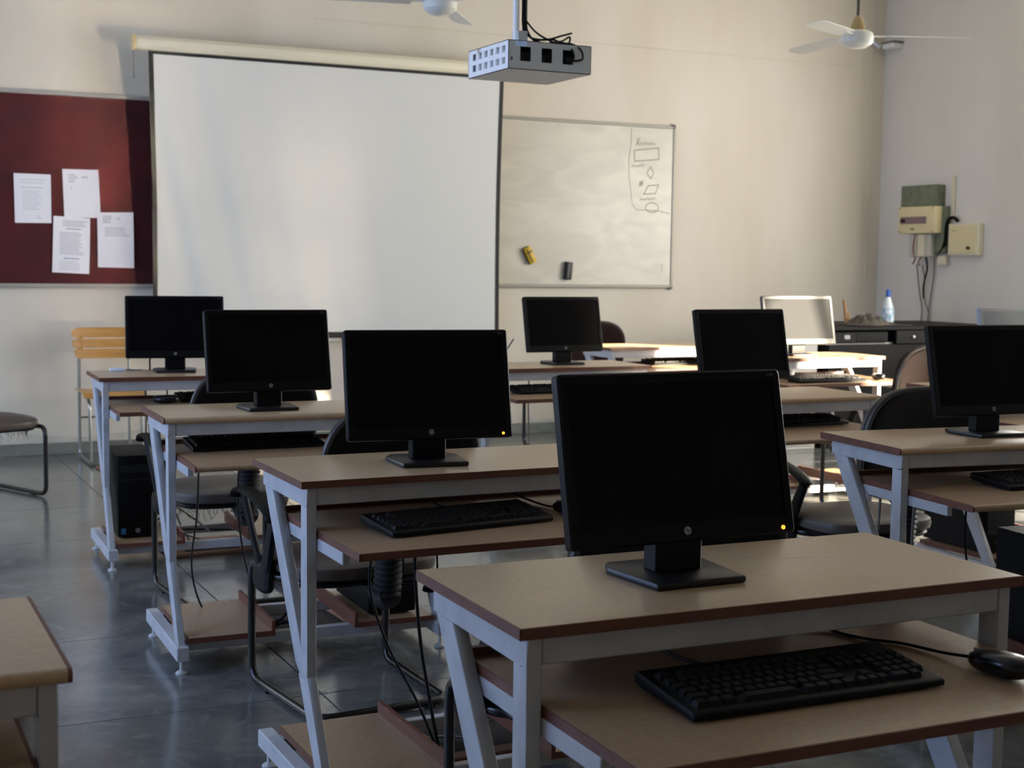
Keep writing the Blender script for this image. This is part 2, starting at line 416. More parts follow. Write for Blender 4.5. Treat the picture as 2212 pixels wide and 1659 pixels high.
# ------------------------------------------------------------------ things on the front wall
def notice_board():
    t = thing('notice_board', 'maroon felt notice board with pale metal rails beside the projection screen', 'notice board', (1.2, YW, 1.79))
    put('felt_panel', None, box(-2.2, .97, -.022, 0, -.63, .625), 'felt_maroon', t, bevel=.003)
    put('rail', None, box(-2.2, .98, -.03, 0, .622, .652), 'aluminium', t, bevel=.004)
    put('rail', None, box(-2.2, .98, -.03, 0, -.655, -.628), 'aluminium', t, bevel=.004)
notice_board()
def paper(pts, label, lines, y):
    (ax, az), (bx, bz), (cx, cz), (dx, dz) = pts       # TL TR BR BL
    ox, oz = (ax+bx+cx+dx)/4, (az+bz+cz+dz)/4
    t = thing('pinned_paper', label, 'paper', (ox, y, oz), 0, 'papers pinned on the notice board')
    def P(u, v, d):
        x = (ax*(1-u)+bx*u)*(1-v)+(dx*(1-u)+cx*u)*v; z = (az*(1-u)+bz*u)*(1-v)+(dz*(1-u)+cz*u)*v
        return (x-ox, -d-.006*math.sin(math.pi*v)*(.4+u*.6)-.004*abs(u-.5), z-oz)
    def sheet():
        m = MB(); n = 8; vs = []
        for d in (0, .0008):
            for i in range(n+1):
                for j in range(n+1): vs.append(P(j/n, i/n, d))
        K = (n+1)**2; fs = []
        for i in range(n):
            for j in range(n):
                a = i*(n+1)+j; q = (a, a+1, a+n+2, a+n+1); fs.append(q[::-1]); fs.append(tuple(K+w for w in q))
        ring = [j for j in range(n+1)]+[i*(n+1)+n for i in range(1, n+1)]+[n*(n+1)+j for j in range(n-1, -1, -1)]+[i*(n+1) for i in range(n-1, 0, -1)]
        for i in range(len(ring)):
            a, b = ring[i], ring[(i+1) % len(ring)]; fs.append((a, b, K+b, K+a))
        return m.add(vs, fs)
    put('sheet', None, sheet, 'paper', t)
    for mt in ('ink', 'ink_light', 'ink_blue'):
        sel = [l for l in lines if l[4] == mt]
        if not sel: continue
        def pr():
            m = MB()
            for (u0, u1, v, h, _) in sel:
                k = 4; vs = []
                for q in range(k+1):
                    u = u0+(u1-u0)*q/k; vs += [P(u, v-h/2, .0012), P(u, v+h/2, .0012)]
                m.add(vs, [(2*q, 2*q+1, 2*q+3, 2*q+2) for q in range(k)])
            return m
        put('printed_text', None, pr, mt, t)
rr = random.Random(3)
def para(u0, u1, v0, v1, n, mt='ink', h=.008, rag=.15):
    return [(u0, u1-rr.random()*rag, v0+(v1-v0)*i/max(n-1, 1), h, mt) for i in range(n)]
paper([(1.123, 1.889), (1.358, 1.888), (1.359, 1.566), (1.127, 1.563)], 'leftmost pinned paper, faint print, hanging alone on the maroon board',
      para(.15, .9, .12, .18, 2, 'ink_light')+para(.2, .8, .28, .3, 1, 'ink_light', .012, 0)+para(.22, .75, .35, .72, 9, 'ink_light')+para(.6, .8, .86, .9, 2, 'ink_blue'), YW-.024)
paper([(1.433, 1.928), (1.668, 1.931), (1.68, 1.608), (1.443, 1.605)], 'topmost pinned paper, nearly blank with a short heading, slightly tilted',
      para(.16, .45, .12, .26, 4, 'ink', .012)+para(.52, .8, .15, .17, 2, 'ink')+para(.2, .35, .38, .4, 1, 'ink', .014), YW-.024)
paper([(1.372, 1.615), (1.61, 1.603), (1.599, 1.228), (1.358, 1.238)], 'lowest pinned paper, closely printed letter with a round emblem at its corner',
      para(.25, .95, .07, .16, 4)+para(.35, .75, .21, .22, 1, 'ink', .014, 0)+para(.18, .85, .28, .66, 13)+para(.3, .75, .74, .75, 1, 'ink_blue', .016)+para(.18, .8, .8, .94, 5, 'ink_light'), YW-.03)
paper([(1.656, 1.645), (1.897, 1.651), (1.899, 1.271), (1.658, 1.275)], 'rightmost pinned paper, handwritten list at its top, next to the screen edge',
      para(.15, .45, .07, .18, 4, 'ink', .012)+para(.55, .75, .1, .12, 2)+para(.2, .9, .28, .42, 5, 'ink', .008), YW-.03)

def whiteboard():
    x0, x1, z0, z1 = 4.50, 6.246, 1.152, 2.462
    t = thing('whiteboard', 'smudged whiteboard in a thin metal frame, half covered by the screen', 'whiteboard', ((x0+x1)/2, YW, (z0+z1)/2))
    a, b = (x1-x0)/2, (z1-z0)/2
    put('board', None, box(-a, a, -.018, 0, -b, b), 'whiteboard', t)
    for nm, bx in (('top', (-a, a, -.026, 0, b-.022, b)), ('bottom', (-a, a, -.03, 0, -b, -b+.024)), ('right', (a-.018, a, -.026, 0, -b, b)), ('left', (-a, -a+.018, -.026, 0, -b, b))):
        put('frame_rail', None, box(*bx), 'dull_metal', t, bevel=.003)
    for sz in (-1, 1):
        put('corner_cap', None, box(a-.026, a+.002, -.03, 0, sz*b-.014, sz*b+.014), 'wire_grey', t, bevel=.004)
    ox, oz = (x0+x1)/2, (z0+z1)/2
    def stroke(pts, r=.0045, closed=False, sm=True):
        p = [(x-ox, -.0195, z-oz) for x, z in pts]
        p = smooth_path(p, 4) if sm else p
        put('marker_stroke', None, lambda: MB().tube(p, r, 4, r2=.0006, side=(0, 0, 1) if False else None, closed=closed), 'marker_stroke', t)
    def rib(pts, w=.006, closed=False):
        """flat pen stroke on the board surface"""
        P = [Vector((x-ox, 0, z-oz)) for x, z in pts]
        def f():
            m = MB()
            seq = list(zip(P, P[1:]+P[:1])) if closed else list(zip(P, P[1:]))
            for a_, b_ in seq:
                d = (b_-a_).normalized(); nn = Vector((-d.z, 0, d.x))*w/2; e = d*w*.3
                q = [a_-e+nn, b_+e+nn, b_+e-nn, a_-e-nn]
                m.add([(v.x, -.0186, v.z) for v in q], [(0, 1, 2, 3)])
            return m
        put('marker_stroke', None, f, 'marker_stroke', t)
    rib([(5.862, 2.252), (6.092, 2.282), (6.095, 2.19), (5.870, 2.165)], .009, True)       # rectangle
    rib([(6.018, 2.128), (6.05, 2.08), (6.022, 2.03), (5.985, 2.078)], .008, True)          # diamond
    rib([(6.0, 1.975), (6.1, 1.985), (6.07, 1.915), (5.96, 1.905)], .008, True)             # parallelogram
    rib([(6.04+.062*math.cos(q*.628), 1.80+.04*math.sin(q*.628)) for q in range(10)], .007, True)   # terminal oval
    rib([(5.833, 2.43), (5.832, 2.3), (5.815, 2.2), (5.818, 2.05), (5.838, 1.93), (5.85, 1.85)], .006)
    rib([(5.85, 1.83), (5.88, 1.79), (5.9, 1.78), (6.1, 1.775), (6.21, 1.755)], .006)
    def scribble(x, z, n, w, h):
        r_ = random.Random(int(x*1000)+int(z*100)); pts = []
        for i in range(n): pts.append((x+w*i/n, z+(h if i % 2 else 0)*(.5+.6*r_.random())+.012*i/n))
        rib(pts, .006)
    scribble(5.885, 2.292, 13, .19, .03); rib([(5.885, 2.29), (5.892, 2.35), (5.915, 2.34), (5.89, 2.315)], .006)
    scribble(5.845, 2.118, 10, .13, .022); scribble(5.915, 1.965, 6, .045, .05); scribble(5.925, 1.855, 11, .16, .025)
    rib([(6.13, 1.33), (6.15, 1.345), (6.155, 1.32), (6.14, 1.3), (6.15, 1.285)], .005)
whiteboard()
def eraser(name, x, z, tilt, w, h, body, top, label):
    t = thing(name, label, 'eraser', (x, YW-.0185, z), rot=(0, tilt, 0), group='board erasers')
    put('felt_pad', None, box(-w/2, w/2, -.012, 0, -h/2, h/2), 'eraser_black', t, bevel=.002)
    put('grip', None, lambda: MB().box(-w/2, w/2, -.045, -.012, -h/2, h/2), body, t, bevel=.008, seg=2)
    put('ridge', None, box(-w/2+.014, -w/2+.024, -.048, -.044, -h/2+.01, h/2-.01), top, t, bevel=.001)
    if 'yellow' in label: put('ridge', None, box(-w/2+.006, w/2-.006, -.048, -.044, h/2-.045, h/2-.035), top, t)
eraser('board_eraser', 4.928, 1.40, R(-28), .058, .135, 'eraser_yellow', 'eraser_black', 'yellow board eraser stuck slanting on the whiteboard')
eraser('board_eraser', 5.27, 1.283, R(5), .058, .14, 'eraser_black', 'wire_grey', 'black board eraser stuck upright on the whiteboard')

def projection_screen():
    t = thing('projection_screen', 'large white pull-down projection screen with black borders and cream roller case', 'projection screen', (3.3, 9.75, 2.77))
    put('roller_case', None, lambda: MB().prism([(-.035, -.045), (.05, -.045), (.05, .03), (.02, .05), (-.02, .05), (-.05, .02), (-.05, -.02)], -1.42, 1.36, 'x'), 'casing_cream', t, bevel=.006, seg=2)
    for x in (-1.432, 1.36):
        put('end_cap', ('screencap',), lambda: MB().prism([(-.04, -.05), (.055, -.05), (.055, .033), (.022, .055), (-.022, .055), (-.055, .022), (-.055, -.022)], 0, .014, 'x'), 'casing_end', t, (x, 0, 0), bevel=.004)
    for x in (-1.39, 1.30):
        put('wall_bracket', ('scrbr',), box(-.012, .012, .05, .219, -.02, .012), 'grey_metal', t, (x, 0, 0))
    # sheet: hangs from the case and leans back to the board below
    x0, x1, zt, zb = 1.968-3.3, 4.60-3.3, -.03, .80-2.77
    nx, nz = 60, 40
    def S(u, v):
        x = x0+(x1-x0)*u; z = zt+(zb-zt)*v; x += .034*v; y = -.005+.11*v
        fall = math.exp(-u*3.2)*(.35+.65*v)
        y += -.012*fall*math.sin(2*math.pi*(u*7.5-v*1.1))-.007*fall*math.sin(2*math.pi*(u*15-v*2.3)+1)
        y += -.02*math.exp(-((u-.02)/.05)**2)*v*.4
        x += .012*math.sin(math.pi*v)*(1-2*u)
        return (x, y, z)
    def surf(ua, ub, va, vb, nu, nv, d):
        def f():
            vs = []; fs = []
            for s_ in ((0, d) if d else (0,)):
                for j in range(nv+1):
                    for i in range(nu+1):
                        p = S(ua+(ub-ua)*i/nu, va+(vb-va)*j/nv); vs.append((p[0], p[1]-s_, p[2]))
            K = (nu+1)*(nv+1)
            for j in range(nv):
                for i in range(nu):
                    a = j*(nu+1)+i; q = (a, a+1, a+nu+2, a+nu+1); fs += [q, tuple(K+w for w in q[::-1])] if d else [q]
            return MB().add(vs, fs)
        return f
    put('sheet', None, surf(.0, 1, 0, 1, nx, nz, .0), 'screen_fabric', t, merge=False)
    put('border', None, surf(0, .012, 0, 1, 2, nz, .0022), 'screen_black', t)
    put('border', None, surf(.988, 1, 0, 1, 2, nz, .0022), 'screen_black', t)
    put('border', None, surf(0, 1, 0, .019, nx, 1, .0022), 'screen_black', t)
    put('border', None, surf(0, 1, .988, 1, nx, 1, .0022), 'screen_black', t)
    put('weight_bar', None, lambda: MB().tube([(x0+.014, .107, zb-.008), (x1+.054, .107, zb-.008)], .013, 10), 'screen_black', t)
    put('bar_handle', None, lambda: MB().box(-.06, .06, .097, .117, zb-.05, zb-.02), 'aluminium', t, bevel=.004)
    ch = [(-1.427+.002*(i % 2), .005, -.045-.012*i) for i in range(17)]
    put('pull_chain', None, lambda: MB().tube(ch, [.006 if i % 2 else .0035 for i in range(17)], 6), 'wire_grey', t)
projection_screen()

# ------------------------------------------------------------------ desks
DW, DD, DH = .9623, .4257, .8266
def boards(kind, m_end): pass
def rounded_front(y0, y1, z0, z1, n=6):
    """board section (y,z) whose near edge is fully rounded"""
    r = (z1-z0)/2; pts = []
    for k in range(n+1):
        a = math.pi/2+math.pi*k/n; pts.append((y0+r+r*math.cos(a), (z0+z1)/2+r*math.sin(a)))
    return pts+[(y1, z0), (y1, z1)]
def make_desk(x, y, rz, label, rounded=False, platforms=True, lip=True, group='computer desks in rows'):
    t = thing('computer_desk', label, 'desk', (x, y, 0), R(rz), group)
    z0, z1 = DH-.018, DH; e = .0025
    if rounded:
        top = put('tabletop', 'topR', lambda: MB().prism(rounded_front(0, DD, z0-.003, z1), .006, DW-.006, 'x'), 'laminate', t)
        for i, xx in enumerate((0, DW-.006)):
            put('edge_band', 'topRe', lambda: MB().prism(rounded_front(0, DD, z0-.003, z1), 0, .006, 'x'), 'edge_brown', top, (xx, 0, 0))
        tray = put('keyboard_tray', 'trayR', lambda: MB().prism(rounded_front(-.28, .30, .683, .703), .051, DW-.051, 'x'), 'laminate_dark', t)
        for xx in (.045, DW-.051):
            put('edge_band', 'trayRe', lambda: MB().prism(rounded_front(-.28, .30, .683, .703), 0, .006, 'x'), 'edge_brown', tray, (xx, 0, 0))
    else:
        top = put('tabletop', 'topS', box(e, DW-e, e, DD-e, z0, z1), 'laminate', t)
        for nm, b in (('n', (0, DW, 0, e, z0, z1-.0006)), ('f', (0, DW, DD-e, DD, z0, z1-.0006)), ('l', (0, e, 0, DD, z0, z1-.0006)), ('r', (DW-e, DW, 0, DD, z0, z1-.0006))):
            put('edge_band', 'topS'+nm, box(*b), 'edge_brown', top)
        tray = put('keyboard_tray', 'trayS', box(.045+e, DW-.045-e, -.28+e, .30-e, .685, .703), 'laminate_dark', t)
        for nm, b in (('n', (.045, DW-.045, -.28, -.28+e, .685, .7024)), ('l', (.045, .045+e, -.28, .30, .685, .7024)), ('r', (DW-.045-e, DW-.045, -.28, .30, .685, .7024))):
            put('edge_band', 'trayS'+nm, box(*b), 'edge_brown', tray)
    put('back_lip', 'traylip', box(.045, DW-.045, .30, .312, .683, .716), 'edge_end', tray)
    def fr():
        m = MB()
        m.box(0, .025, .012, .385, .763, .8086)
        m.box(.0, .025, .012, .06, .335, .763)
        m.prism([(.298, .763), (.37, .763), (.104, .362), (.06, .335), (.055, .40)], 0, .025, 'x')
        m.prism([(.012, .345), (.062, .345), (.082, .338), (-.073, .094), (-.128, .094)], 0.0008, .0242, 'x')
        return m
    for s, xx in ((0, .017), (1, DW-.042)):
        f = put('side_frame', 'frame', fr, 'frame_paint', t, (xx, 0, 0), bevel=.0018)
        put('foot_bar', 'footbar', box(-.008, .033, -.152, .412, .048, .095), 'frame_paint', f, bevel=.003)
        put('tray_bracket', 'bracket', box(0, .018, -.17, .33, .655, .685), 'frame_paint', f, (.0265 if s == 0 else -.0195, 0, 0), bevel=.002)
        for yy in (-.12, .375):
            put('levelling_foot', 'lev', lambda: MB().lathe([(.0, 0), (.019, 0), (.02, .005), (.012, .011), (.006, .013), (.006, .05)], n=14), 'grey_metal', f, (.0125, yy, 0))
    put('apron_rail', 'apronN', box(.042, DW-.042, .014, .039, .765, .8086), 'frame_paint', t, bevel=.002)
    put('apron_rail', 'apronN', None, 'frame_paint', t, (0, .345, 0))
    put('foot_rail', 'frail', box(.045, DW-.045, -.055, -.025, .055, .093), 'frame_paint', t, bevel=.002)
    put('foot_rail', 'frail', None, 'frame_paint', t, (0, .37, 0))
    if platforms:
        for s in (0, 1):
            xx = .055 if s == 0 else DW-.055-.275
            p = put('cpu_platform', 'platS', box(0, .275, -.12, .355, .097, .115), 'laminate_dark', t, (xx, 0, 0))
            put('edge_band', 'platE', box(0, .275, -.1225, -.12, .097, .115), 'edge_brown', p)
            put('edge_band', 'platEL', box(-.0025, 0, -.1225, .355, .097, .115), 'edge_brown', p)
            put('stop_strip', 'platL', box(0, .012, -.1225, .355, .097, .148), 'edge_brown', p, (.275 if s == 0 else -.0125, 0, 0))
    return t
D = {}
D['A1'] = (.8913, 1.8084, -.99); D['A2'] = (1.004, 3.2268, .288); D['A3'] = (.9811, 4.6619, -1.435); D['A4'] = (1.0505, 6.299, -1.89)
D['B1'] = (2.8055, 3.2043, -5.68); D['B2'] = (2.93, 4.565, .5); D['B3'] = (2.87, 6.27, .5)
D['C2'] = (4.42, 4.60, 0.0); D['C3'] = (4.64, 6.545, .5); D['C4'] = (4.35, 7.62, 0)
D['L'] = (.272-DW, 1.856, 0)
LBL = {
 'A1': ('foreground computer desk with tan top, brown edges and white steel frame, biggest in view', False),
 'A2': ('computer desk right behind the biggest foreground desk, worn white side frame in full view', False),
 'A3': ('third computer desk of the middle aisle column, rounded tan front edge, empty left footboard', True),
 'A4': ('computer desk nearest the wooden chair, black tower on its left footboard', False),
 'B1': ('computer desk at the right with rounded tan front edge and pale blue-lit side frame', True),
 'B2': ('computer desk hidden behind the large foreground monitor, rounded front edge', True),
 'B3': ('computer desk in front of the whiteboard carrying a small black monitor', False),
 'C2': ('computer desk behind the right-hand monitor, only its corner and leg showing', False),
 'C3': ('sunlit computer desk carrying the silver monitor', False),
 'C4': ('sunlit computer desk without a monitor below the whiteboard', False),
 'L': ('desk corner cut off at the bottom left of the photo, chipped edge', True)}
for kk, (x, y, rz) in D.items():
    make_desk(x, y, rz, LBL[kk][0], LBL[kk][1])
def at(k, a, b, z=0.0):
    x, y, rz = D[k]; c, s = math.cos(R(rz)), math.sin(R(rz))
    return (x+a*c-b*s, y+a*s+b*c, z)

# ------------------------------------------------------------------ monitors
def logo(parent, loc, rot, r, key):
    d = put('logo_badge', 'badge', lambda: MB().lathe([(0, -.0006), (.0069, -.0006), (.0069, .0006), (0, .0006)], n=28, axis='y'), 'badge_grey', parent, loc, rot, (r/.0069,)*3)
    def hp():
        me = text_mesh('hp', .0105, .22); 
        me.transform(Matrix.Translation((0, -.0008, .0004)) @ Matrix.Rotation(R(90), 4, 'X'))
        m2 = MB()
        m2.prism([(-.0012, .0066), (-.0004, .0066), (-.0023, .0005), (-.0031, .0005)], -.0009, -.0006, 'y')
        m2.prism([(.0012, -.0008), (.002, -.0008), (.0002, -.0066), (-.0006, -.0066)], -.0009, -.0006, 'y')
        a = m2.mesh('x'); bm = bmesh.new(); bm.from_mesh(me); bm.from_mesh(a); bm.to_mesh(me); bm.free(); return me
    put('lettering', 'hp', hp, 'badge_dark', d)
TILT = R(12.4)
def make_monitor(x, y, z, rz, label, led=None, silver=False, dull=False, w=.4435, badge=True, tilt=TILT, model=True, group='monitors on the desks'):
    t = thing('monitor', label, 'monitor', (x, y, z), rz, group)
    body = ('silver_plastic_dull' if dull else 'silver_plastic') if silver else 'black_plastic'
    key = ('mon', silver, w)
    # stand
    put('stand_base', ('monbase', silver), lambda: MB().prism([(-.088, -.085), (.088, -.085), (.1, .06), (.08, .10), (-.08, .10), (-.1, .06)], 0, .013, 'z'), 'charcoal_plastic', t, bevel=.005, seg=2)
    put('stand_neck', ('monneck', silver), lambda: MB().prism([(-.012, .012), (.03, .012), (.03, .16), (.012, .16), (-.012, .08)], -.046, .046, 'x'), 'black_plastic', t, bevel=.003)
    # panel in its own tilted frame: front face at y=0, origin at the panel's bottom centre
    h = .2877; ob = Vector((0, -.039, .3487-h*math.cos(tilt)))
    rot = (-tilt, 0, 0)
    hw = w/2; bs, bt, bo = .0165, .0185, .032
    def bezel():
        m = MB()
        o = [(-hw, 0), (hw, 0), (hw, h), (-hw, h)]; i = [(-hw+bs, bo), (hw-bs, bo), (hw-bs, h-bt), (-hw+bs, h-bt)]
        def rr(pts, rad):
            out = []
            for k in range(4):
                p = Vector(pts[k]); a = Vector(pts[k-1]); c = Vector(pts[(k+1) % 4])
                for q in range(5):
                    tt = q/4; p1 = p+(a-p).normalized()*rad; p2 = p+(c-p).normalized()*rad
                    out.append(p1*(1-tt)**2+p*2*tt*(1-tt)+p2*tt*tt)
            return out
        O = rr(o, .009); I = rr(i, .001); n = len(O)
        O2 = rr([(-hw+.0035, .0035), (hw-.0035, .0035), (hw-.0035, h-.0035), (-hw+.0035, h-.0035)], .007)
        L_ = [[(p.x, 0.0035, p.y) for p in O], [(p.x, 0, p.y) for p in O2], [(p.x, .0008, p.y) for p in I], [(p.x, .0052, p.y) for p in I]]
        L_.insert(0, [(p.x, .022, p.y) for p in O])
        vs = [q for l in L_ for q in l]; fs = []
        for r_ in range(len(L_)-1):
            for k in range(n): fs.append((r_*n+k, r_*n+(k+1) % n, (r_+1)*n+(k+1) % n, (r_+1)*n+k))
        fs.append(tuple(range(n)))
        return m.add(vs, fs)
    p = put('panel', key+('bez',), bezel, body, t, ob, rot, ang=30)
    put('display', key+('disp',), box(-hw+bs-.001, hw-bs+.001, .004, .008, bo-.001, h-bt+.001), ('silver_screen_dull' if dull else 'silver_screen') if silver else 'screen_glass', p)
    put('rear_shell', key+('back',), lambda: MB().prism([(-hw+.02, .015), (hw-.02, .015), (hw-.02, h-.02), (-hw+.02, h-.02)], .022, .032, 'y').prism([(-.13, .05), (.13, .05), (.11, .23), (-.11, .23)], .032, .055, 'y'), 'black_plastic', p, bevel=.004)
    if badge: logo(p, (0, -.0004, .0185), (0, 0, 0), .0069, 'm')
    if model:
        def v192():
            me = text_mesh('V192', .0062); me.transform(Matrix.Rotation(R(90), 4, 'X')); return me
        put('model_print', 'v192', v192, 'print_grey', p, (hw-.022, -.0005, h-.0105))
    if led:
        put('power_light', 'led', lambda: MB().lathe([(0, -.0005), (.0036, -.0005), (.0036, .0004), (0, .0004)], n=16, axis='y'), 'led_amber', p, (hw-.026, -.0006, .0105))
        put('power_symbol', 'leds', lambda: MB().box(-.00045, .00045, -.0013, -.0008, .0, .0028).tube([(.0016*math.sin(q*.5-2.5), -.0011, .0016*-math.cos(q*.5-2.5)*-1 if False else .0016*math.cos(q*.5+.7)) for q in range(11)], .0003, 4), 'led_dark', p, (hw-.026, -.0004, .0105))
    else:
        put('power_button', 'btn', lambda: MB().lathe([(0, -.0005), (.0034, -.0005), (.0034, .0004), (0, .0004)], n=14, axis='y'), 'charcoal_plastic', p, (hw-.026, -.0006, .0105))
    return t
def mon_on(k, a, b, rz, label, **kw):
    x, y, _ = at(k, a, b); make_monitor(x, y, DH, R(D[k][2]+rz), label, **kw)
mon_on('A1', .3906, .215, 1.52, 'largest black monitor in the foreground, amber power light, standing on the nearest desk', led=True)
mon_on('A2', .4041, .19, -7.1, 'black monitor with amber power light, second nearest, in front of the screen bottom', led=True)
mon_on('A3', .3998, .19, .7, 'black monitor overlapping the one beside the wooden chair, bright line down its left bezel')
mon_on('A4', .3755, .265, -8.0, 'black monitor nearest the wooden chair, below the notice board')
mon_on('B1', .485, .232, 2.0, 'black monitor cut off by the right edge of the photo')
mon_on('B2', .40, .19, 1.5, 'plain black monitor partly hidden behind the largest monitor', model=False)
mon_on('B3', .56, .23, 0, 'small-looking black monitor standing below the whiteboard')
mon_on('C3', .465, .19, -3, 'silver monitor catching the sunlight, behind the plain black one', silver=True, w=.485, badge=False, model=False)
mon_on('C2', .51, .23, -4, 'bluish silver monitor peeking over the monitor at the right edge', silver=True, dull=True, w=.485, badge=False, model=False)

# ------------------------------------------------------------------ keyboards and mice
U = .0193
def key_rows():
    K = []
    y = 0
    def row(y, items, x0=0.0):
        x = x0
        for w in items:
            if w > 0: K.append((x, y, w)); x += w
            else: x += -w
    row(0, [1.25, 1.25, 1.25, 6.25, 1.25, 1.25, 1.25, 1.25, -.25, 1, 1, 1, -.25, 2, 1])
    row(1, [2.25]+[1]*10+[2.75, -1.25, 1, -1.25, 1, 1, 1, 1])
    row(2, [1.75]+[1]*11+[2.25, -3.5, 1, 1, 1, 1])
    row(3, [1.5]+[1]*12+[1.5, -.25, 1, 1, 1, -.25, 1, 1, 1, 1])
    row(4, [1]*13+[2, -.25, 1, 1, 1, -.25, 1, 1, 1, 1])
    row(5.25, [1, -1, 1, 1, 1, 1, -.5, 1, 1, 1, 1, -.5, 1, 1, 1, 1, -.25, 1, 1, 1])
    return K
KEYS = key_rows()
def make_keyboard(x, y, z, rz, label, keys='each', rear_feet=True):
    t = thing('keyboard', label, 'keyboard', (x, y, z), rz, 'keyboards on the trays')
    put('case', 'kbcase', lambda: MB().prism([(0, .002), (0, .012), (.008, .016), (.162, .0335), (.170, .031), (.170, .014), (.15, .010)], 0, .462, 'x'), 'black_plastic', t, bevel=.003, seg=2)
    put('rest_foot', 'kbfoot', box(.03, .06, .135, .15, 0, .012), 'rubber', t); put('rest_foot', 'kbfoot', None, 'rubber', t, (.372, 0, 0))
    put('rest_foot', 'kbfootf', box(.03, .43, .004, .012, 0, .004), 'rubber', t)
    a = math.atan2(.0175, .154); base = Vector((.0125, .0125, .0165))
    def kmesh():
        b, tp, hh = U*.95/2, U*.66/2, .0085
        return MB().add([(-b, -b, 0), (b, -b, 0), (b, b, 0), (-b, b, 0), (-tp, -tp+.001, hh), (tp, -tp+.001, hh), (tp, tp+.001, hh), (-tp, tp+.001, hh)],
                        [(4, 5, 6, 7), (0, 1, 5, 4), (1, 2, 6, 5), (2, 3, 7, 6), (3, 0, 4, 7)])
    def pos(kx, ky, kw):
        cx = (kx+kw/2)*U; cy = (ky+.5)*U*1.02
        return base+Vector((cx, cy*math.cos(a), cy*math.sin(a)))
    if keys == 'each':
        for (kx, ky, kw) in KEYS:
            put('keycap', 'keycap', kmesh, 'key_black', t, pos(kx, ky, kw), (a, 0, 0), (kw if kw == 1 else (kw*U-.0012)/(U*.95), 1, 1), smooth=False)
    else:
        def allk():
            m = MB(); k0 = kmesh()
            for (kx, ky, kw) in KEYS:
                p = pos(kx, ky, kw); m.add([(v[0]*kw+p.x, v[1]+p.y, v[2]+p.z+v[1]*math.sin(a)) for v in k0.v], k0.f)
            return m
        o = put('keycaps', 'allkeys', allk, 'key_black', t, smooth=False); o['kind'] = 'stuff'
    return t
def kb_on(k, a, b, rz, label, **kw):
    x, y, _ = at(k, a, b); make_keyboard(x, y, .7035, R(D[k][2]+rz), label, **kw)
kb_on('A1', .207, -.145, 0.5, 'large black keyboard on the foreground desk tray')
kb_on('A2', .175, -.15, 7.5, 'black keyboard on the tray under the second nearest monitor')
kb_on('A3', .105, .045, 1.0, 'black keyboard pushed back under the third desk top', keys='joined')
kb_on('B1', .315, -.10, 4.0, 'black keyboard cut off by the right photo edge')
kb_on('A4', .36, .05, 0, 'black keyboard beside the mouse on the tray nearest the wooden chair', keys='joined')
kb_on('B2', .39, .06, 0, 'black keyboard on the tray behind the black chair back', keys='joined')
kb_on('B3', .17, -.06, 0, 'black keyboard on the tray below the whiteboard', keys='joined')
kb_on('C3', .17, -.22, -1, 'black keyboard with sunlit keys under the silver monitor', keys='joined')
kb_on('C4', .38, .10, 0, 'black keyboard on the sunlit desk without a monitor', keys='joined')

def make_mouse(x, y, z, rz, label):
    t = thing('mouse', label, 'mouse', (x, y, z), rz, 'computer mice')
    put('shell', 'mouse', lambda: MB().superq(.031, .058, .019, .75, .8, (0, 0, .0196), 24, 12, warp=lambda a, b, c: (a*(1-.12*(b/.058)), b, c*(1.0-.25*(b/.058)) if c > 0 else c)), 'black_gloss', t)
    put('wheel', 'wheel', lambda: MB().lathe([(0, -.004), (.009, -.004), (.009, .004), (0, .004)], (0, .034, .026), 14, 'x'), 'charcoal_plastic', t)
    put('button_seam', 'seam', box(-.0006, .0006, .015, .052, .026, .034), 'wire_grey', t)
    return t
def mouse_on(k, a, b, rz, label):
    x, y, _ = at(k, a, b); make_mouse(x, y, .7035, R(D[k][2]+rz), label)
mouse_on('A1', .795, -.125, 8, 'black mouse at the right photo edge on the foreground desk tray')
mouse_on('A2', .715, -.03, 20, 'black mouse half hidden by the largest monitor')
mouse_on('A4', .29, .03, 75, 'black mouse on the tray nearest the wooden chair')
mouse_on('C3', .78, -.15, -20, 'black mouse on the sunlit tray by the maroon chair')

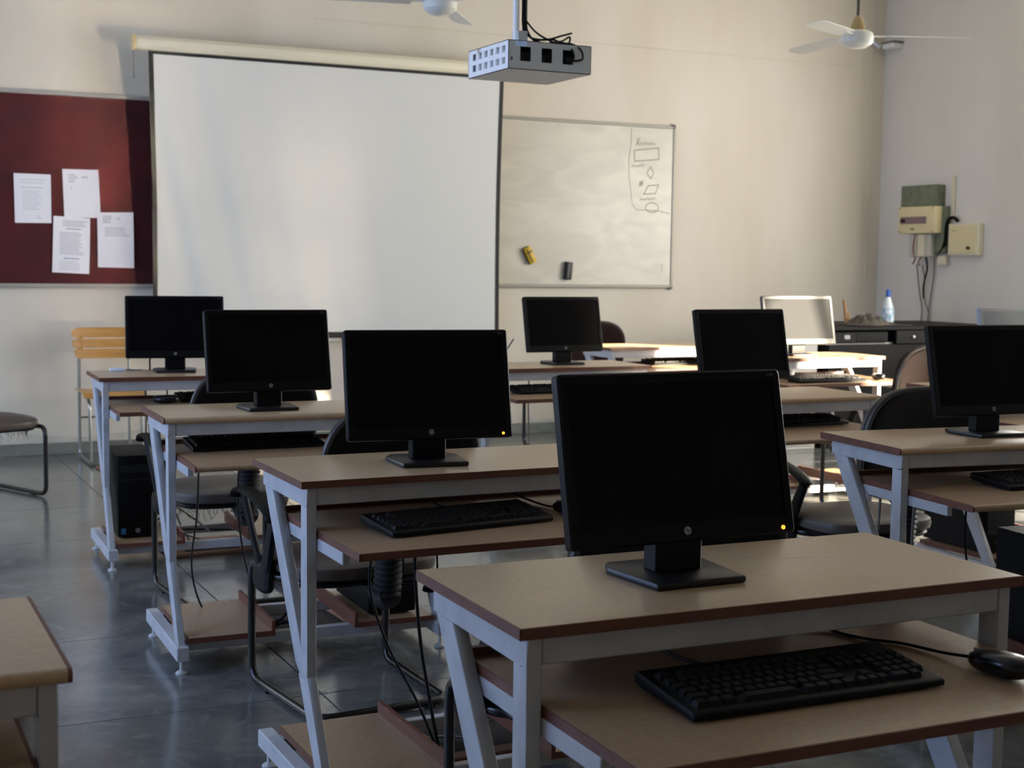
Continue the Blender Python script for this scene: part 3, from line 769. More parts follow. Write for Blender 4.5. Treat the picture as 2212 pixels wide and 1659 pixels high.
# ------------------------------------------------------------------ chairs
def make_chair(x, y, rz, label, back='chair_black', rim='chair_rim', seat='vinyl_brown', arms=True, fringe=False, group='office chairs', bellows=True, backdz=0.0):
    t = thing('office_chair' if arms else 'visitor_chair', label, 'chair', (x, y, 0), R(rz), group)
    def seatm():
        return MB().superq(.245, .235, .033, .5, .55, (0, .03, .425), 36, 14,
                           warp=lambda a, b, c: (a, b, c+.012*(1-(a/.245)**2)*(1-(b/.235)**2)*(1 if c > 0 else 0)-.012*max(0, b/.235)**2))
    s = put('seat', 'chairseat', seatm, seat, t)
    put('seat_pan', 'chairpan', lambda: MB().superq(.23, .22, .014, .4, .5, (0, .03, .392), 28, 8), 'chair_black', s)
    if fringe:
        def fr():
            m = MB(); r_ = random.Random(5)
            for i in range(110):
                a = 2*math.pi*i/110; px, py = .225*math.cos(a), .03+.215*math.sin(a); l = .02+.05*r_.random()
                m.tube([(px, py, .395), (px+.01*r_.uniform(-1, 1), py, .395-l*.5), (px+.03*r_.uniform(-1, 1), py+.02*r_.uniform(-1, 1), .395-l)], .0016, 3)
            return m
        f_ = put('frayed_lining', 'chairfringe', fr, 'frayed_fabric', s); f_['kind'] = 'stuff'
    def outline():
        pts = []; n = 44
        for i in range(n):
            a = 2*math.pi*i/n; ca, sa = math.cos(a), math.sin(a)
            e = .62 if sa > 0 else .5
            xx = .25*math.copysign(abs(ca)**e, ca); zz = (.205 if sa > 0 else .19)*math.copysign(abs(sa)**(.75 if sa > 0 else .55), sa)
            xx *= 1-.06*max(0, -sa)
            pts.append((xx, zz))
        return pts
    tl = R(11)
    b = put('backrest', 'chairback', lambda: MB().pillow(outline(), .045, .022, -.35), back, t, (0, -.315, .745+backdz), (tl, 0, 0))
    put('cushion', 'chaircush', lambda: MB().pillow([(p[0]*.93, p[1]*.92) for p in outline()], .05, .03, -.35), seat, b, (0, .03, 0))
    def rimm():
        o = outline(); return MB().tube([(p[0]*.985, -.012-.35*(p[0]*.985)**2, p[1]*.985) for p in o], .0085, 8, closed=True)
    put('rim_piping', 'chairrim', rimm, rim, b)
    if bellows:
        def bel():
            prof = [(.0, -.11)]; n = 11
            for i in range(n):
                z = -.11+.2*i/n; prof += [(.033, z), (.043, z+.006), (.043, z+.011), (.033, z+.017)]
            prof += [(.0, .09)]
            return MB().lathe(prof, n=20)
        put('bellows', 'bellows', bel, 'rubber', t, (0, -.272, .475), (R(8), 0, 0))
        put('bellows_elbow', 'bellelb', lambda: MB().tube([(0, -.285, .37), (0, -.25, .355), (0, -.19, .372), (0, -.12, .388)], [.036, .038, .034, .03], 14), 'rubber', t)
    else:
        put('back_strap', 'strap', lambda: MB().tube([(0, -.29, .62), (0, -.27, .45), (0, -.2, .39), (0, 0, .385)], .03, 10, r2=.006, side=(1, 0, 0)), 'tube_black', t)
    path = bent_path([(-.19, -.02, .385), (-.236, .02, .385), (-.236, .25, .40), (-.236, .25, .0155), (-.216, -.25, .0155), (.216, -.25, .0155), (.236, .25, .0155), (.236, .25, .40), (.236, .02, .385), (.19, -.02, .385)], .06, 5)
    put('sled_frame', 'sled', lambda: MB().tube(path, .0128, 12), 'tube_black', t)
    for (gx, gy) in ((-.15, -.25), (.15, -.25), (-.231, .12), (.231, .12)):
        put('glide', 'glide', box(-.012, .012, -.017, .017, 0, .012), 'rubber', t, (gx, gy, 0))
    if arms:
        for sx in (-1, 1):
            def arm(sx=sx):
                m = MB(); X = sx
                m.tube(smooth_path([(X*.285, .235, .608), (X*.287, .20, .636), (X*.285, .09, .634), (X*.28, -.02, .606), (X*.277, -.075, .575)], 5),
                       [.016]+[.029]*19+[.016], 10, r2=[.006]+[.010]*19+[.006], side=(1, 0, 0))
                m.tube(smooth_path([(X*.284, .185, .628), (X*.272, .15, .52), (X*.26, .12, .43), (X*.256, .10, .375)], 5), .02, 8, r2=.011, side=(0, 1, 0))
                m.tube(smooth_path([(X*.278, -.06, .585), (X*.268, .0, .50), (X*.26, .05, .42), (X*.25, .10, .37)], 5), [.02+.0012*q for q in range(16)], 8, r2=.013, side=(0, 1, 0))
                m.superq(.02, .075, .05, .7, .8, (X*.252, .10, .375), 16, 10)
                m.box(min(X*.17, X*.25), max(X*.17, X*.25), .07, .13, .372, .384)
                return m
            put('armrest', ('arm', sx), arm, 'black_plastic', t)
    return t
make_chair(1.51, 2.70, 0, 'black office chair just behind the foreground desk, mostly hidden', back='chair_black')
make_chair(1.45, 4.14, 4.5, 'black armchair with ribbed bellows between the second and third desks')
make_chair(1.43, 5.58, 2, 'black armchair with frayed seat lining behind the third desk of the aisle column', fringe=True, seat='vinyl_grey')
make_chair(3.41, 4.11, -3, 'black office chair behind the right-hand desk, broad glossy backrest', seat='vinyl_grey')
make_chair(5.21, 6.06, 0, 'maroon office chair in front of the silver monitor desk', back='vinyl_maroon', seat='vinyl_maroon')
make_chair(4.80, 9.0, 0, 'maroon chair standing behind the sunlit desk below the whiteboard', back='vinyl_maroon', seat='vinyl_maroon', arms=False)
make_chair(.76, 8.36, 203, 'brown seated visitor chair on black tube legs at the left photo edge', back='vinyl_brown', seat='vinyl_brown', arms=False, fringe=True, bellows=False)

def wooden_chair(x, y, rz):
    t = thing('wooden_chair', 'steel tube chair with three-slat orange plywood back against the front wall', 'chair', (x, y, 0), R(rz))
    hw = .215
    # back = one curved plywood shell with two slots: three slats joined by end tabs
    def slat(z0, z1, w0, w1):
        def f():
            vs = []; fs = []; n = 14
            for d in (0, .011):
                for i in range(n+1):
                    u = -1+2*i/n
                    yb = -.03*(1-u*u)*-1
                    cut = .02*max(0, abs(u)-.86)/.14
                    vs.append((w0*u, yb-d, z0+cut*.3)); vs.append((w1*u, yb-d, z1-cut*(.9 if z1 > .86 else .3)))
            K = 2*(n+1)
            for i in range(n):
                a = 2*i; fs += [(a, a+1, a+3, a+2), (K+a, K+a+2, K+a+3, K+a+1), (a, a+2, K+a+2, K+a), (a+1, K+a+1, K+a+3, a+3)]
            fs += [(0, K, K+1, 1), (2*n, 2*n+1, K+2*n+1, K+2*n)]
            return MB().add(vs, fs)
        return f
    for (a, b, w0, w1) in ((.806, .874, hw-.001, hw), (.738, .797, hw-.008, hw-.002), (.667, .729, hw-.03, hw-.01)):
        put('back_slat', None, slat(a, b, w0, w1), 'plywood', t, (0, .02, 0))
    for sx in (-1, 1):
        put('back_tab', ('tab',), box(-.018, .018, -.0, .012, .72, .82), 'plywood', t, (sx*(hw-.055), .022, 0))
        put('leg_tube', None, lambda: MB().tube(bent_path([(sx*.165, .045, .86), (sx*.165, .045, .012), (sx*.165, -.40, .012), (sx*.165, -.43, .02)], .05), .011, 10), 'steel_tube', t)
        put('seat_tube', None, lambda: MB().tube(bent_path([(sx*.165, .045, .455), (sx*.165, -.28, .44), (sx*.165, -.36, .40), (sx*.165, -.40, .012)], .06), .010, 10), 'steel_tube', t)
    put('cross_bar', None, lambda: MB().tube([(-.165, .045, .27), (.165, .045, .27)], .007, 8), 'steel_tube', t)
    put('cross_bar', None, lambda: MB().tube([(-.165, -.40, .012), (.165, -.40, .012)], .011, 8), 'steel_tube', t)
    def seat():
        vs = []; fs = []; n = 10
        for d in (0, .012):
            for i in range(n+1):
                v = i/n; yy = .02-.40*v; zz = .462+.012*math.sin(math.pi*v*1.1)-.05*max(0, v-.82)**1.3*3
                vs += [(-.2, yy, zz+.008-d), (-.08, yy, zz-d), (.08, yy, zz-d), (.2, yy, zz+.008-d)]
        K = 4*(n+1)
        for i in range(n):
            for q in range(3):
                a = 4*i+q; fs += [(a, a+1, a+5, a+4), (K+a, K+a+4, K+a+5, K+a+1)]
            fs += [(4*i, 4*i+4, K+4*i+4, K+4*i), (4*i+3, K+4*i+3, K+4*i+7, 4*i+7)]
        for q in range(3): fs += [(q, K+q, K+q+1, q+1), (4*n+q, 4*n+q+1, K+4*n+q+1, K+4*n+q)]
        return MB().add(vs, fs)
    put('seat', None, seat, 'plywood', t)
wooden_chair(1.665, 9.735, 0)

# ------------------------------------------------------------------ towers
def make_tower(x, y, z, rz, label, vents=False, sticker=False, w=.172, d=.385, h=.367):
    t = thing('computer_tower', label, 'computer', (x, y, z), rz, 'computer towers on the footboards')
    put('case', ('tw', h), box(0, w, .012, d, .008, h), 'cabinet_black', t, bevel=.002)
    f = put('front_panel', ('twf', h), box(.001, w-.001, 0, .013, .008, h), 'black_plastic', t, bevel=.004, seg=2)
    put('drive_bay', ('twb', h), box(.012, w-.012, -.0015, .002, h-.075, h-.04), 'charcoal_plastic', f, bevel=.001)
    for q in (.03, w-.03):
        put('foot', 'twfoot', box(-.012, .012, .03, .07, 0, .008), 'rubber', t, (q, 0, 0)); put('foot', 'twfoot', None, 'rubber', t, (q, d-.1, 0))
    if vents:
        for i in range(16):
            put('vent_slat', 'vent', box(.01, w-.01, -.003, .001, 0, .0055), 'charcoal_plastic', f, (0, 0, .085+i*.0105))
    else:
        put('optical_slot', ('tws', h), box(.02, w-.02, -.001, .002, h-.11, h-.104), 'charcoal_plastic', f)
    logo(f, (w/2 if not vents else w*.45, -.0008, .034 if not vents else .045), (0, 0, 0), .0105, 't')
    if sticker: put('spec_sticker', 'stk', box(.014, .034, -.0012, .001, .02, .046), 'sticker_blue', f)
def tower_on(k, a, b, rz, label, **kw):
    x, y, _ = at(k, a, b); make_tower(x, y, .1155, R(D[k][2]+rz), label, **kw)
tower_on('A4', .07, -.015, 0, 'black tower with blue sticker on the left footboard nearest the wooden chair', sticker=True)
tower_on('A3', .69, -.065, 0, 'black tower with ribbed front on the footboard of the third desk', vents=True)
tower_on('C2', .07, -.03, 0, 'black ribbed tower seen through the legs of the right-hand desk', vents=True)
tower_on('B1', .655, -.02, 0, 'black tower at the right photo edge behind the foreground desk', h=.38)

# ------------------------------------------------------------------ ceiling-hung things
def projector():
    x0, y0, z0 = 2.578, 5.421, 2.156
    w, d, h = .393, .41, .12
    t = thing('projector', 'white metal ceiling projector cage with square vent holes, hanging on a pole', 'projector', (x0, y0, z0))
    th = .003
    # left face: 6 x 2 small square holes
    def left():
        ys = [0, .03]; holes = set()
        for i in range(6): ys += [ys[-1]+.036, ys[-1]+.036+.0235]
        ys[-1] = d
        zs = [0, .024, .052, .072, .1, h]
        for i in range(6):
            for j in (1, 3): holes.add((1+2*i, j))
        m = MB().grid_plate(ys, zs, holes, 0, th)
        m.v = [(p[1], p[0], p[2]) for p in m.v]; return m
    put('side_plate', None, left, 'white_metal', t)
    def front():
        xs = [0, .008, .02, .055, .105, .155, .205, .255, .305, w]; zs = [0, .035, .05, .085, .095, h]
        holes = {(3, 2), (5, 2), (7, 2), (3, 3), (5, 3), (7, 3), (3, 1), (5, 1), (7, 1), (1, 1)}
        return MB().grid_plate(xs, zs, holes, 0, th)
    put('front_plate', None, front, 'grey_metal', t)
    put('top_plate', None, box(0, w, 0, d, h-th, h), 'grey_metal', t)
    put('bottom_plate', None, box(0, w, 0, d, 0, th), 'grey_metal', t)
    put('side_plate', None, box(w-th, w, 0, d, 0, h), 'grey_metal', t)
    put('rear_plate', None, box(0, w, d-th, d, 0, h), 'grey_metal', t)
    put('filter_plate', None, box(.016, .02, .012, d-.012, .012, h-.012), 'white_metal', t)  # pale plate added so the side holes look lit inside
    put('projector_body', None, box(.03, w-.03, .05, d-.06, .012, h-.03), 'dark_inside', t, bevel=.01)
    put('pole', None, lambda: MB().tube([(.13, .2, h), (.13, .2, ZC-z0)], .014, 12), 'white_metal', t)
    put('pole_bracket', None, box(.125, .175, .17, .23, h, h+.07), 'grey_metal', t, bevel=.003)
    put('cable_sleeve', None, lambda: MB().tube([(.165, .19, ZC-z0), (.165, .19, h+.12), (.17, .19, h+.06)], .013, 8), 'wire_black', t)
    rq = random.Random(11)
    runs = [[(.168, .19, h+.13), (.175, .17, h+.05), (.23, .12, h+.03), (.30, .10, h+.05), (.35, .1, h+.065)],
            [(.168, .19, h+.1), (.19, .15, h+.03), (.26, .1, h+.012), (.31, .04, h+.01), (.335, -.01, h-.02), (.34, -.02, .06), (.3, -.01, .05)],
            [(.17, .19, h+.12), (.2, .14, h+.06), (.27, .11, h+.02), (.33, .12, h+.015), (.38, .12, h+.012)],
            [(.2, .16, h+.03), (.26, .12, h+.035), (.31, .13, h+.03), (.36, .14, h+.055), (.355, .13, h+.03)],
            [(.25, .11, h+.02), (.29, .03, h+.006), (.30, -.012, h-.04), (.30, -.012, .055)]]
    for r_ in runs: put('cable', None, lambda r_=r_: MB().tube(smooth_path(r_, 6), .0045, 6), 'wire_black', t)
    put('power_plug', None, box(.27, .295, -.012, .01, .04, .068), 'wire_black', t, bevel=.004)
projector()
def fan(x, y, z, angs, bell, label, r=.62):
    t = thing('ceiling_fan', label, 'fan', (x, y, z), 0, 'ceiling fans')
    put('motor', 'fanmotor', lambda: MB().lathe([(0, -.045), (.075, -.045), (.088, -.03), (.09, .0), (.085, .022), (.06, .034), (0, .036)], n=32), 'fan_white', t)
    put('lower_cup', 'fancup', lambda: MB().lathe([(0, -.062), (.05, -.06), (.07, -.045), (0, -.044)], n=28), 'fan_white', t)
    put('down_rod', None, lambda: MB().tube([(0, 0, .03), (0, 0, ZC-z)], .009, 10), 'vinyl_brown' if bell == 'fan_tan' else 'fan_white', t)
    put('rod_bell', ('bell', bell), lambda: MB().lathe([(0, .034), (.045, .034), (.038, .07), (.02, .11), (.012, .118), (0, .118)], n=20), bell, t)
    for a in angs:
        def bl():
            n = 10; vs = []; fs = []
            for d in (0, .003):
                for i in range(n+1):
                    u = i/n; rr_ = .15+(r-.15)*u; wd = (.046+.016*u)*(1 if u < .93 else 1-.5*(u-.93)/.07); tw = R(13-4*u)
                    for s in (-1, 1): vs.append((rr_, s*wd*math.cos(tw), s*wd*math.sin(tw)-d-.01*u))
            K = 2*(n+1)
            for i in range(n):
                q = 2*i; fs += [(q, q+2, q+3, q+1), (K+q, K+q+1, K+q+3, K+q+2), (q, K+q, K+q+2, q+2), (q+1, q+3, K+q+3, K+q+1)]
            fs += [(0, 1, K+1, K), (2*n, K+2*n, K+2*n+1, 2*n+1)]
            return MB().add(vs, fs)
        b = put('blade', ('blade', r), bl, 'fan_white', t, (0, 0, .005), (0, 0, R(a-25.75)))
        put('blade_iron', 'iron', box(.07, .19, -.018, .018, -.004, .002), 'fan_white', b, bevel=.001)
fan(5.27, 6.50, 2.64, (-6, 114, 234), 'fan_tan', 'white ceiling fan with tan bell near the room corner')
fan(2.914, 6.967, 2.69, (80, 200, 320), 'fan_white', 'white ceiling fan cut by the top photo edge above the screen')

# ------------------------------------------------------------------ right wall
def on_right(name, label, cat, y, z): return thing(name, label, cat, (RX, y, z), 0)
t = on_right('distribution_board', 'old electrical board, green steel plate above a cream breaker box', 'electrical box', 9.33, 1.745)
put('green_plate', None, box(-.10, 0, -.18, .255, .11, .29), 'box_green', t, bevel=.006)
put('green_back_box', None, box(-.07, 0, -.26, -.02, -.28, .11), 'box_green', t, bevel=.006)
c = put('breaker_box', None, box(-.15, 0, -.22, .22, -.115, .11), 'box_cream', t, bevel=.012, seg=2)
put('breaker_window', None, box(-.154, -.148, -.125, .19, -.035, .025), 'band_purple', c)
put('breaker_switches', None, box(-.157, -.15, .13, .185, -.02, .005), 'wire_black', c)
put('rating_label', None, box(-.153, -.149, .02, .06, -.085, -.07), 'wire_grey', c)
for (yy, zz) in ((.2, .095), (-.2, .095), (.2, -.1), (-.2, -.1)):
    put('screw', None, lambda: MB().lathe([(0, -.004), (.006, -.004), (.006, .0), (0, .0)], (-.15, yy, zz), 8, 'x'), 'wire_grey', c)
for i, (a, b, mt) in enumerate(((.03, .12, 'meter_grey'), (-.07, .02, 'box_pale'), (-.14, -.075, 'meter_grey'))):
    put('fuse_carrier', None, box(-.11, 0, a, b, -.31, -.12), mt, t, bevel=.006)
put('backing_strip', None, box(-.02, 0, -.30, -.262, -.2, .36), 'box_pale', t, bevel=.003)
put('socket', None, box(-.05, 0, -.26, -.16, -.38, -.30), 'box_pale', t, bevel=.006)
for (mt, pts) in (('wire_red', [(-.11, .05, -.12), (-.115, .06, -.25), (-.1, .05, -.33), (-.09, .09, -.37)]),
                  ('wire_red', [(-.08, .0, -.31), (-.08, .03, -.36), (-.07, .02, -.385)]),
                  ('wire_grey', [(-.06, .07, -.37), (-.03, .06, -.6), (-.03, .02, -.75), (-.03, .03, -.88)]),
                  ('wire_grey', [(-.06, .0, -.38), (-.04, -.01, -.5), (-.03, .0, -.65), (-.03, -.06, -.78), (-.03, -.05, -.88)]),
                  ('wire_black', [(-.07, -.05, -.31), (-.06, -.06, -.4), (-.05, -.03, -.48), (-.04, .0, -.56), (-.03, .0, -.66)]),
                  ('wire_grey', [(-.03, -.11, -.3), (-.02, -.09, -.5), (-.02, -.06, -.7), (-.02, -.04, -.88)])):
    put('wire', None, lambda pts=pts: MB().tube(smooth_path(pts, 6), .009 if mt == 'wire_black' else .006, 6), mt, t)
put('conduit', None, lambda: MB().tube(smooth_path([(-.05, -.14, -.27), (-.06, -.22, -.26), (-.065, -.262, -.18), (-.06, -.266, -.06), (-.05, -.285, .0), (-.04, -.33, .012), (-.035, -.37, -.018)], 6), .014, 8), 'wire_black', t)
t = on_right('switch_box', 'square cream metal switch box with a black knob beside the old electrical board', 'electrical box', 8.868, 1.577)
put('box_body', None, box(-.06, 0, -.171, .171, -.13, .13), 'box_pale', t, bevel=.006)
put('door', None, box(-.066, -.058, -.15, .15, -.11, .115), 'box_cream', t, bevel=.003)
put('knob', None, lambda: MB().lathe([(0, -.02), (.014, -.018), (.014, 0), (0, 0)], (-.064, -.075, -.068), 16, 'x'), 'eraser_black', t)
put('maker_plate', None, box(-.0675, -.065, .08, .115, .07, .076), 'wire_grey', t)
# corner camera
t = thing('security_camera', 'small grey security camera on a bracket high in the room corner', 'camera', (8.30, 9.90, 3.27))
put('wall_bracket', None, lambda: MB().tube(smooth_path([(-.03, .07, .05), (-.06, .04, .02), (-.02, 0, -.03)], 5), .022, 8), 'grey_metal', t)
put('camera_body', None, lambda: MB().box(-.02, .12, -.16, -.02, -.05, .0), 'fan_white', t, bevel=.01)
put('sun_visor', None, lambda: MB().box(-.025, .125, -.17, -.01, .0, .012), 'wire_grey', t, bevel=.003)

# ------------------------------------------------------------------ black cabinet in the corner and what lies on it
CZ = .90
t = thing('black_cabinet', 'long black steel cabinet standing in the room corner', 'cabinet', (6.62, 8.35, 0))
put('body', None, box(0, 1.68, .02, .9, 0, CZ-.13), 'cabinet_black', t, bevel=.004)
put('top', None, box(-.02, 1.7, 0, .95, CZ-.025, CZ), 'cabinet_black', t, bevel=.006)
put('drawer', None, box(.62, 1.66, .005, .8, CZ-.128, CZ-.028), 'cabinet_black', t, bevel=.003)
put('shelf', None, box(0, .62, .05, .9, CZ-.13, CZ-.12), 'pale_metal', t)
for q in (.78, 1.25): put('drawer_knob', None, lambda: MB().lathe([(0, -.012), (.01, -.012), (.01, .003), (0, .003)], (q, .003, CZ-.075), 12, 'y'), 'grey_metal', t)
t = thing('video_recorder', 'black recorder box in the open shelf of the corner cabinet', 'recorder', (6.68, 8.38, CZ-.1195))
put('case', None, box(0, .5, 0, .4, 0, .085), 'black_plastic', t, bevel=.005)
put('badge_plate', None, box(.09, .14, -.002, .004, .03, .06), 'badge_grey', t)
put('front_door', None, box(.2, .48, -.003, .004, .01, .07), 'black_gloss', t, bevel=.002)
# bottle
t = thing('spray_bottle', 'clear cleaner bottle with a blue cap on the corner cabinet', 'bottle', (7.68, 8.98, CZ))
put('body', None, lambda: MB().lathe([(0, 0), (.046, 0), (.05, .01), (.05, .09), (.044, .125), (.03, .17), (.02, .2), (.016, .21), (0, .21)], n=28), 'bottle_clear', t)
put('label', None, lambda: MB().lathe([(.051, .02), (.0512, .05), (.0505, .09), (.046, .118)], n=28), 'bottle_label', t)
put('cap', None, lambda: MB().lathe([(0, .208), (.02, .208), (.021, .22), (.017, .262), (.012, .268), (0, .268)], n=18), 'cap_blue', t)
# stick holder
t = thing('wooden_stick', 'short upright wooden stick leaning by the front wall behind the cabinet top', 'stick', (7.12, 8.8, CZ))
put('shaft', None, lambda: MB().tube([(0, .0, 0), (.005, .02, .1), (-.005, .03, .19)], [.016, .014, .011], 8), 'stick_wood', t)
put('grip', None, lambda: MB().tube([(.02, .0, 0), (.022, .01, .09)], [.016, .014], 8), 'stick_wood', t)
# cloth heap
def cloth():
    n = 26; vs = []; fs = []; r_ = random.Random(2)
    for j in range(n+1):
        for i in range(n+1):
            u, v = i/n*2-1, j/n*2-1
            edge = max(0, 1-(u*u*1.0+v*v)**1.0)
            z = .085*max(0, 1-abs(u+.08)*1.15)**1.2*(1-v*v*.6)+.012*math.sin(9*u+5*v)*math.cos(7*v-3*u)+.008*math.sin(21*u-13*v)
            z = max(.002, z*min(1, edge*2.2)+.003)
            vs.append((.24*u+.02*math.sin(5*v), .17*v+.02*math.sin(4*u), z))
    for j in range(n):
        for i in range(n):
            a = j*(n+1)+i; fs.append((a, a+1, a+n+2, a+n+1))
    return MB().add(vs, fs)
o = put('crumpled_cloth', None, cloth, 'cloth_khaki', None, (7.2, 8.62, CZ+.001)); tag(o, 'crumpled khaki cloth heaped on the corner cabinet', 'cloth')
md = o.modifiers.new('thickness', 'SOLIDIFY'); md.thickness = .003; md.offset = 1
# pale locker left of the black cabinet
t = thing('pale_locker', 'low pale metal locker behind the silver monitor desk', 'locker', (6.02, 8.4, 0))
put('body', None, box(0, .53, .01, .5, 0, .80), 'pale_metal', t, bevel=.004)
put('door', None, box(.01, .52, 0, .012, .03, .78), 'pale_metal', t, bevel=.003)
put('handle', None, box(.45, .465, -.012, .002, .4, .5), 'grey_metal', t, bevel=.003)
# speckled speaker by the silver monitor
x, y, _ = at('C3', .30, .07)
t = thing('desktop_speaker', 'small speckled grey speaker box left of the silver monitor', 'speaker', (x, y, .7035), R(-6))
put('cabinet', None, box(-.035, .035, -.03, .05, 0, .052), 'speckle', t, bevel=.003)
put('grille', None, box(-.03, .03, -.033, -.028, .008, .046), 'grey_metal', t, bevel=.002)
# pen drive / remote on far desk
x, y, _ = at('A4', .13, .36)
t = thing('cable_adapter', 'small white plug adapter lying on the desk nearest the wooden chair', 'adapter', (x, y, DH), R(-6))
put('housing', None, box(-.035, .035, -.018, .018, 0, .014), 'remote_white', t, bevel=.004, seg=2)
put('lead', None, lambda: MB().tube(smooth_path([(.035, 0, .006), (.06, .004, .004), (.09, .0, .004), (.11, .012, .004)], 5), .003, 6), 'wire_grey', t)

# ------------------------------------------------------------------ floor hatches and cables
def hatch(x, y, w, d, label, rz=0):
    t = thing('cable_hatch', label, 'floor hatch', (x, y, 0), R(rz), 'cable hatches in the floor')
    put('frame_board', None, box(0, w, 0, .05, .0005, .014), 'hatch_brown', t, bevel=.003)
    put('frame_board', None, box(0, w, d-.05, d, .0005, .014), 'hatch_brown', t, bevel=.003)
    put('frame_board', None, box(0, .09, .05, d-.05, .0005, .012), 'hatch_brown', t, bevel=.003)
    put('frame_board', None, box(w-.07, w, .05, d-.05, .0005, .012), 'hatch_brown', t, bevel=.003)
    put('opening', None, box(.09, w-.07, .05, d-.05, .0005, .003), 'pit_dark', t)  # flat dark plate painted as the shade inside the pit
hatch(1.36, 6.33, .42, .36, 'brown framed cable hatch in the floor under the desk nearest the wooden chair', 3)
hatch(1.32, 4.86, .46, .34, 'brown framed cable hatch in the floor under the third desk', 2)
hatch(1.42, 3.42, .46, .34, 'brown framed cable hatch in the floor under the second desk', 2)
hatch(1.52, 9.02, .35, .22, 'faded reddish floor hatch before the wooden chair', 2)

def cable(pts, label, r=.003, mt='wire_black', name='cable', n=8):
    pts = [Vector(p) for p in pts]; o0 = pts[0].copy()
    o = put(name, None, lambda: MB().tube(smooth_path([p-o0 for p in pts], n), r, 6), mt, None, o0)
    tag(o, label, 'cable', 'loose cables')
# keyboard and mouse leads
def A(k, *l): return [at(k, a, b, z) for (a, b, z) in l]
cable(A('A1', (.43, .03, .733), (.40, .05, .712), (.375, .10, .707), (.36, .2, .7065), (.35, .295, .725), (.35, .33, .70), (.35, .35, .5)), 'keyboard lead running back on the foreground tray')
cable(A('A1', (.80, -.06, .716), (.79, .0, .709), (.77, .08, .7065), (.73, .13, .7065), (.71, .2, .7065), (.69, .28, .72), (.68, .33, .72), (.68, .35, .5)), 'mouse lead curving across the foreground tray')
cable(A('A2', (.46, .055, .733), (.44, .1, .72), (.43, .18, .715), (.41, .26, .735), (.40, .32, .735), (.4, .345, .68), (.4, .35, .5)), 'keyboard lead looping over the back lip of the second desk tray')
cable(A('A2', (.72, .035, .714), (.71, .1, .708), (.69, .2, .715), (.65, .28, .738), (.58, .315, .735), (.50, .34, .72), (.5, .345, .5)), 'mouse lead looping over the second desk tray by the largest monitor')
# hanging leads behind / under the desks
cable(A('A2', (.33, .40, .82), (.34, .42, .60), (.33, .42, .45), (.36, .36, .30), (.40, .24, .17), (.42, .15, .06), (.40, .1, .012)), 'black lead hanging from the second desk beside the bellows', .004)
cable(A('A2', (.44, .36, .70), (.44, .36, .5), (.45, .34, .3), (.46, .28, .12), (.45, .2, .012), (.40, .16, .01), (.34, .15, .01)), 'thick lead hanging beside the left post of the foreground desk', .005)
cable(A('A2', (.43, .20, .01), (.38, .28, .02), (.46, .33, .03), (.55, .36, .015), (.62, .3, .01), (.56, .2, .01), (.48, .15, .01)), 'grey lead looped on the floor by the second desk footrail', .004, 'wire_grey')
cable(A('A3', (.20, .39, .82), (.20, .41, .6), (.19, .40, .42), (.16, .35, .27), (.17, .3, .15), (.22, .24, .04), (.25, .2, .012)), 'thin lead drooping before the frayed armchair', .0035)
cable(A('A3', (.33, .30, .71), (.33, .35, .55), (.34, .36, .35), (.37, .3, .15), (.40, .2, .03), (.38, .1, .012)), 'thin lead hanging beside the left armrest', .0035)
cable(A('A3', (.30, .30, .012), (.38, .22, .012), (.46, .27, .03), (.52, .33, .02), (.47, .4, .012), (.40, .36, .015), (.45, .28, .02)), 'tangled lead coiled over the hatch under the third desk', .005)
cable(A('A3', (.62, .34, .30), (.58, .34, .2), (.52, .3, .1), (.47, .27, .05), (.40, .26, .012)), 'plug lead beside the ribbed tower', .004)
cable(A('A4', (.26, .42, .82), (.27, .44, .6), (.26, .4, .35), (.3, .3, .18), (.36, .2, .1), (.48, .1, .06), (.6, .05, .05)), 'sagging lead in the wire tangle under the farthest desk of the column', .004, 'wire_grey')
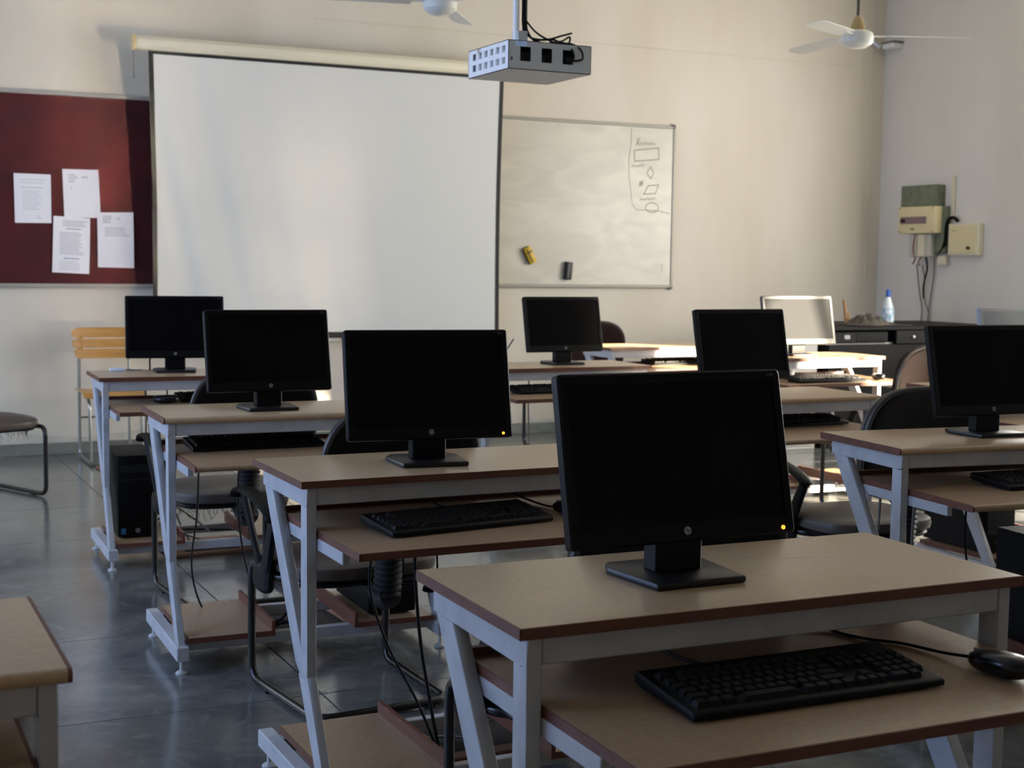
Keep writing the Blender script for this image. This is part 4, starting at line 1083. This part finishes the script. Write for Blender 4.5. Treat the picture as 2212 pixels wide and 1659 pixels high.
cable(A('A4', (.22, .40, .26), (.30, .38, .24), (.38, .3, .19), (.44, .2, .15), (.5, .1, .1)), 'second sagging lead under the farthest desk of the column', .005, 'wire_grey')
cable(A('A4', (.24, .36, .22), (.28, .33, .12), (.31, .3, .14), (.30, .28, .06), (.36, .2, .1), (.6, .12, .1)), 'curled lead under the farthest desk of the column', .004)
cable(A('A4', (.36, .40, .8), (.37, .44, .6), (.36, .42, .3), (.4, .35, .12), (.45, .3, .012)), 'lead dropping straight down under the farthest desk of the column', .0035)
cable(A('B1', (.19, .36, .69), (.20, .38, .55), (.19, .38, .4), (.23, .36, .25), (.25, .34, .12), (.24, .3, .012)), 'grey lead hanging under the right-hand desk, nearer the chair', .005, 'wire_grey')
cable(A('B1', (.33, .36, .69), (.33, .38, .5), (.34, .38, .3), (.35, .36, .12), (.34, .3, .012)), 'grey lead hanging under the right-hand desk, nearer the tower', .005, 'wire_grey')
cable(A('B1', (.53, .36, .7), (.54, .38, .45), (.57, .36, .25), (.60, .34, .2)), 'black lead beside the tower at the right photo edge', .004)
cable(A('B3', (.30, .28, DH+.13), (.25, .3, DH+.05), (.23, .36, DH+.004), (.22, .43, .80), (.19, .44, .6), (.18, .42, .3), (.2, .35, .012)), 'monitor lead dropping off the desk below the whiteboard', .004, 'wire_grey')
cable(A('B3', (.47, .43, .8), (.47, .44, .6), (.48, .43, .3), (.47, .4, .012)), 'second lead behind the desk below the whiteboard', .004, 'wire_grey')
cable(A('A4', (.285, .33, DH+.10), (.275, .35, DH+.05), (.28, .38, DH+.004), (.28, .43, .81), (.27, .44, .7), (.29, .43, .5)), 'monitor lead with black plug beside the wooden chair', .004)

# scratches on the nearest desk top
top = next(o for o in bpy.data.objects if o.name == 'tabletop')
for (a, b, l, ang) in ((.62, .30, .035, -6), (.66, .27, .03, -8), (.70, .26, .05, -12), (.69, .235, .03, -5), (.60, .40, .03, 4), (.55, .17, .012, 0)):
    put('scratch', None, lambda: MB().add([(-l, -.0005, 0), (l, -.0002, 0), (l, .0006, 0), (-l, .0002, 0)], [(0, 1, 2, 3)]), 'edge_end', top, (a, b, DH+.0003), (0, 0, R(ang)))
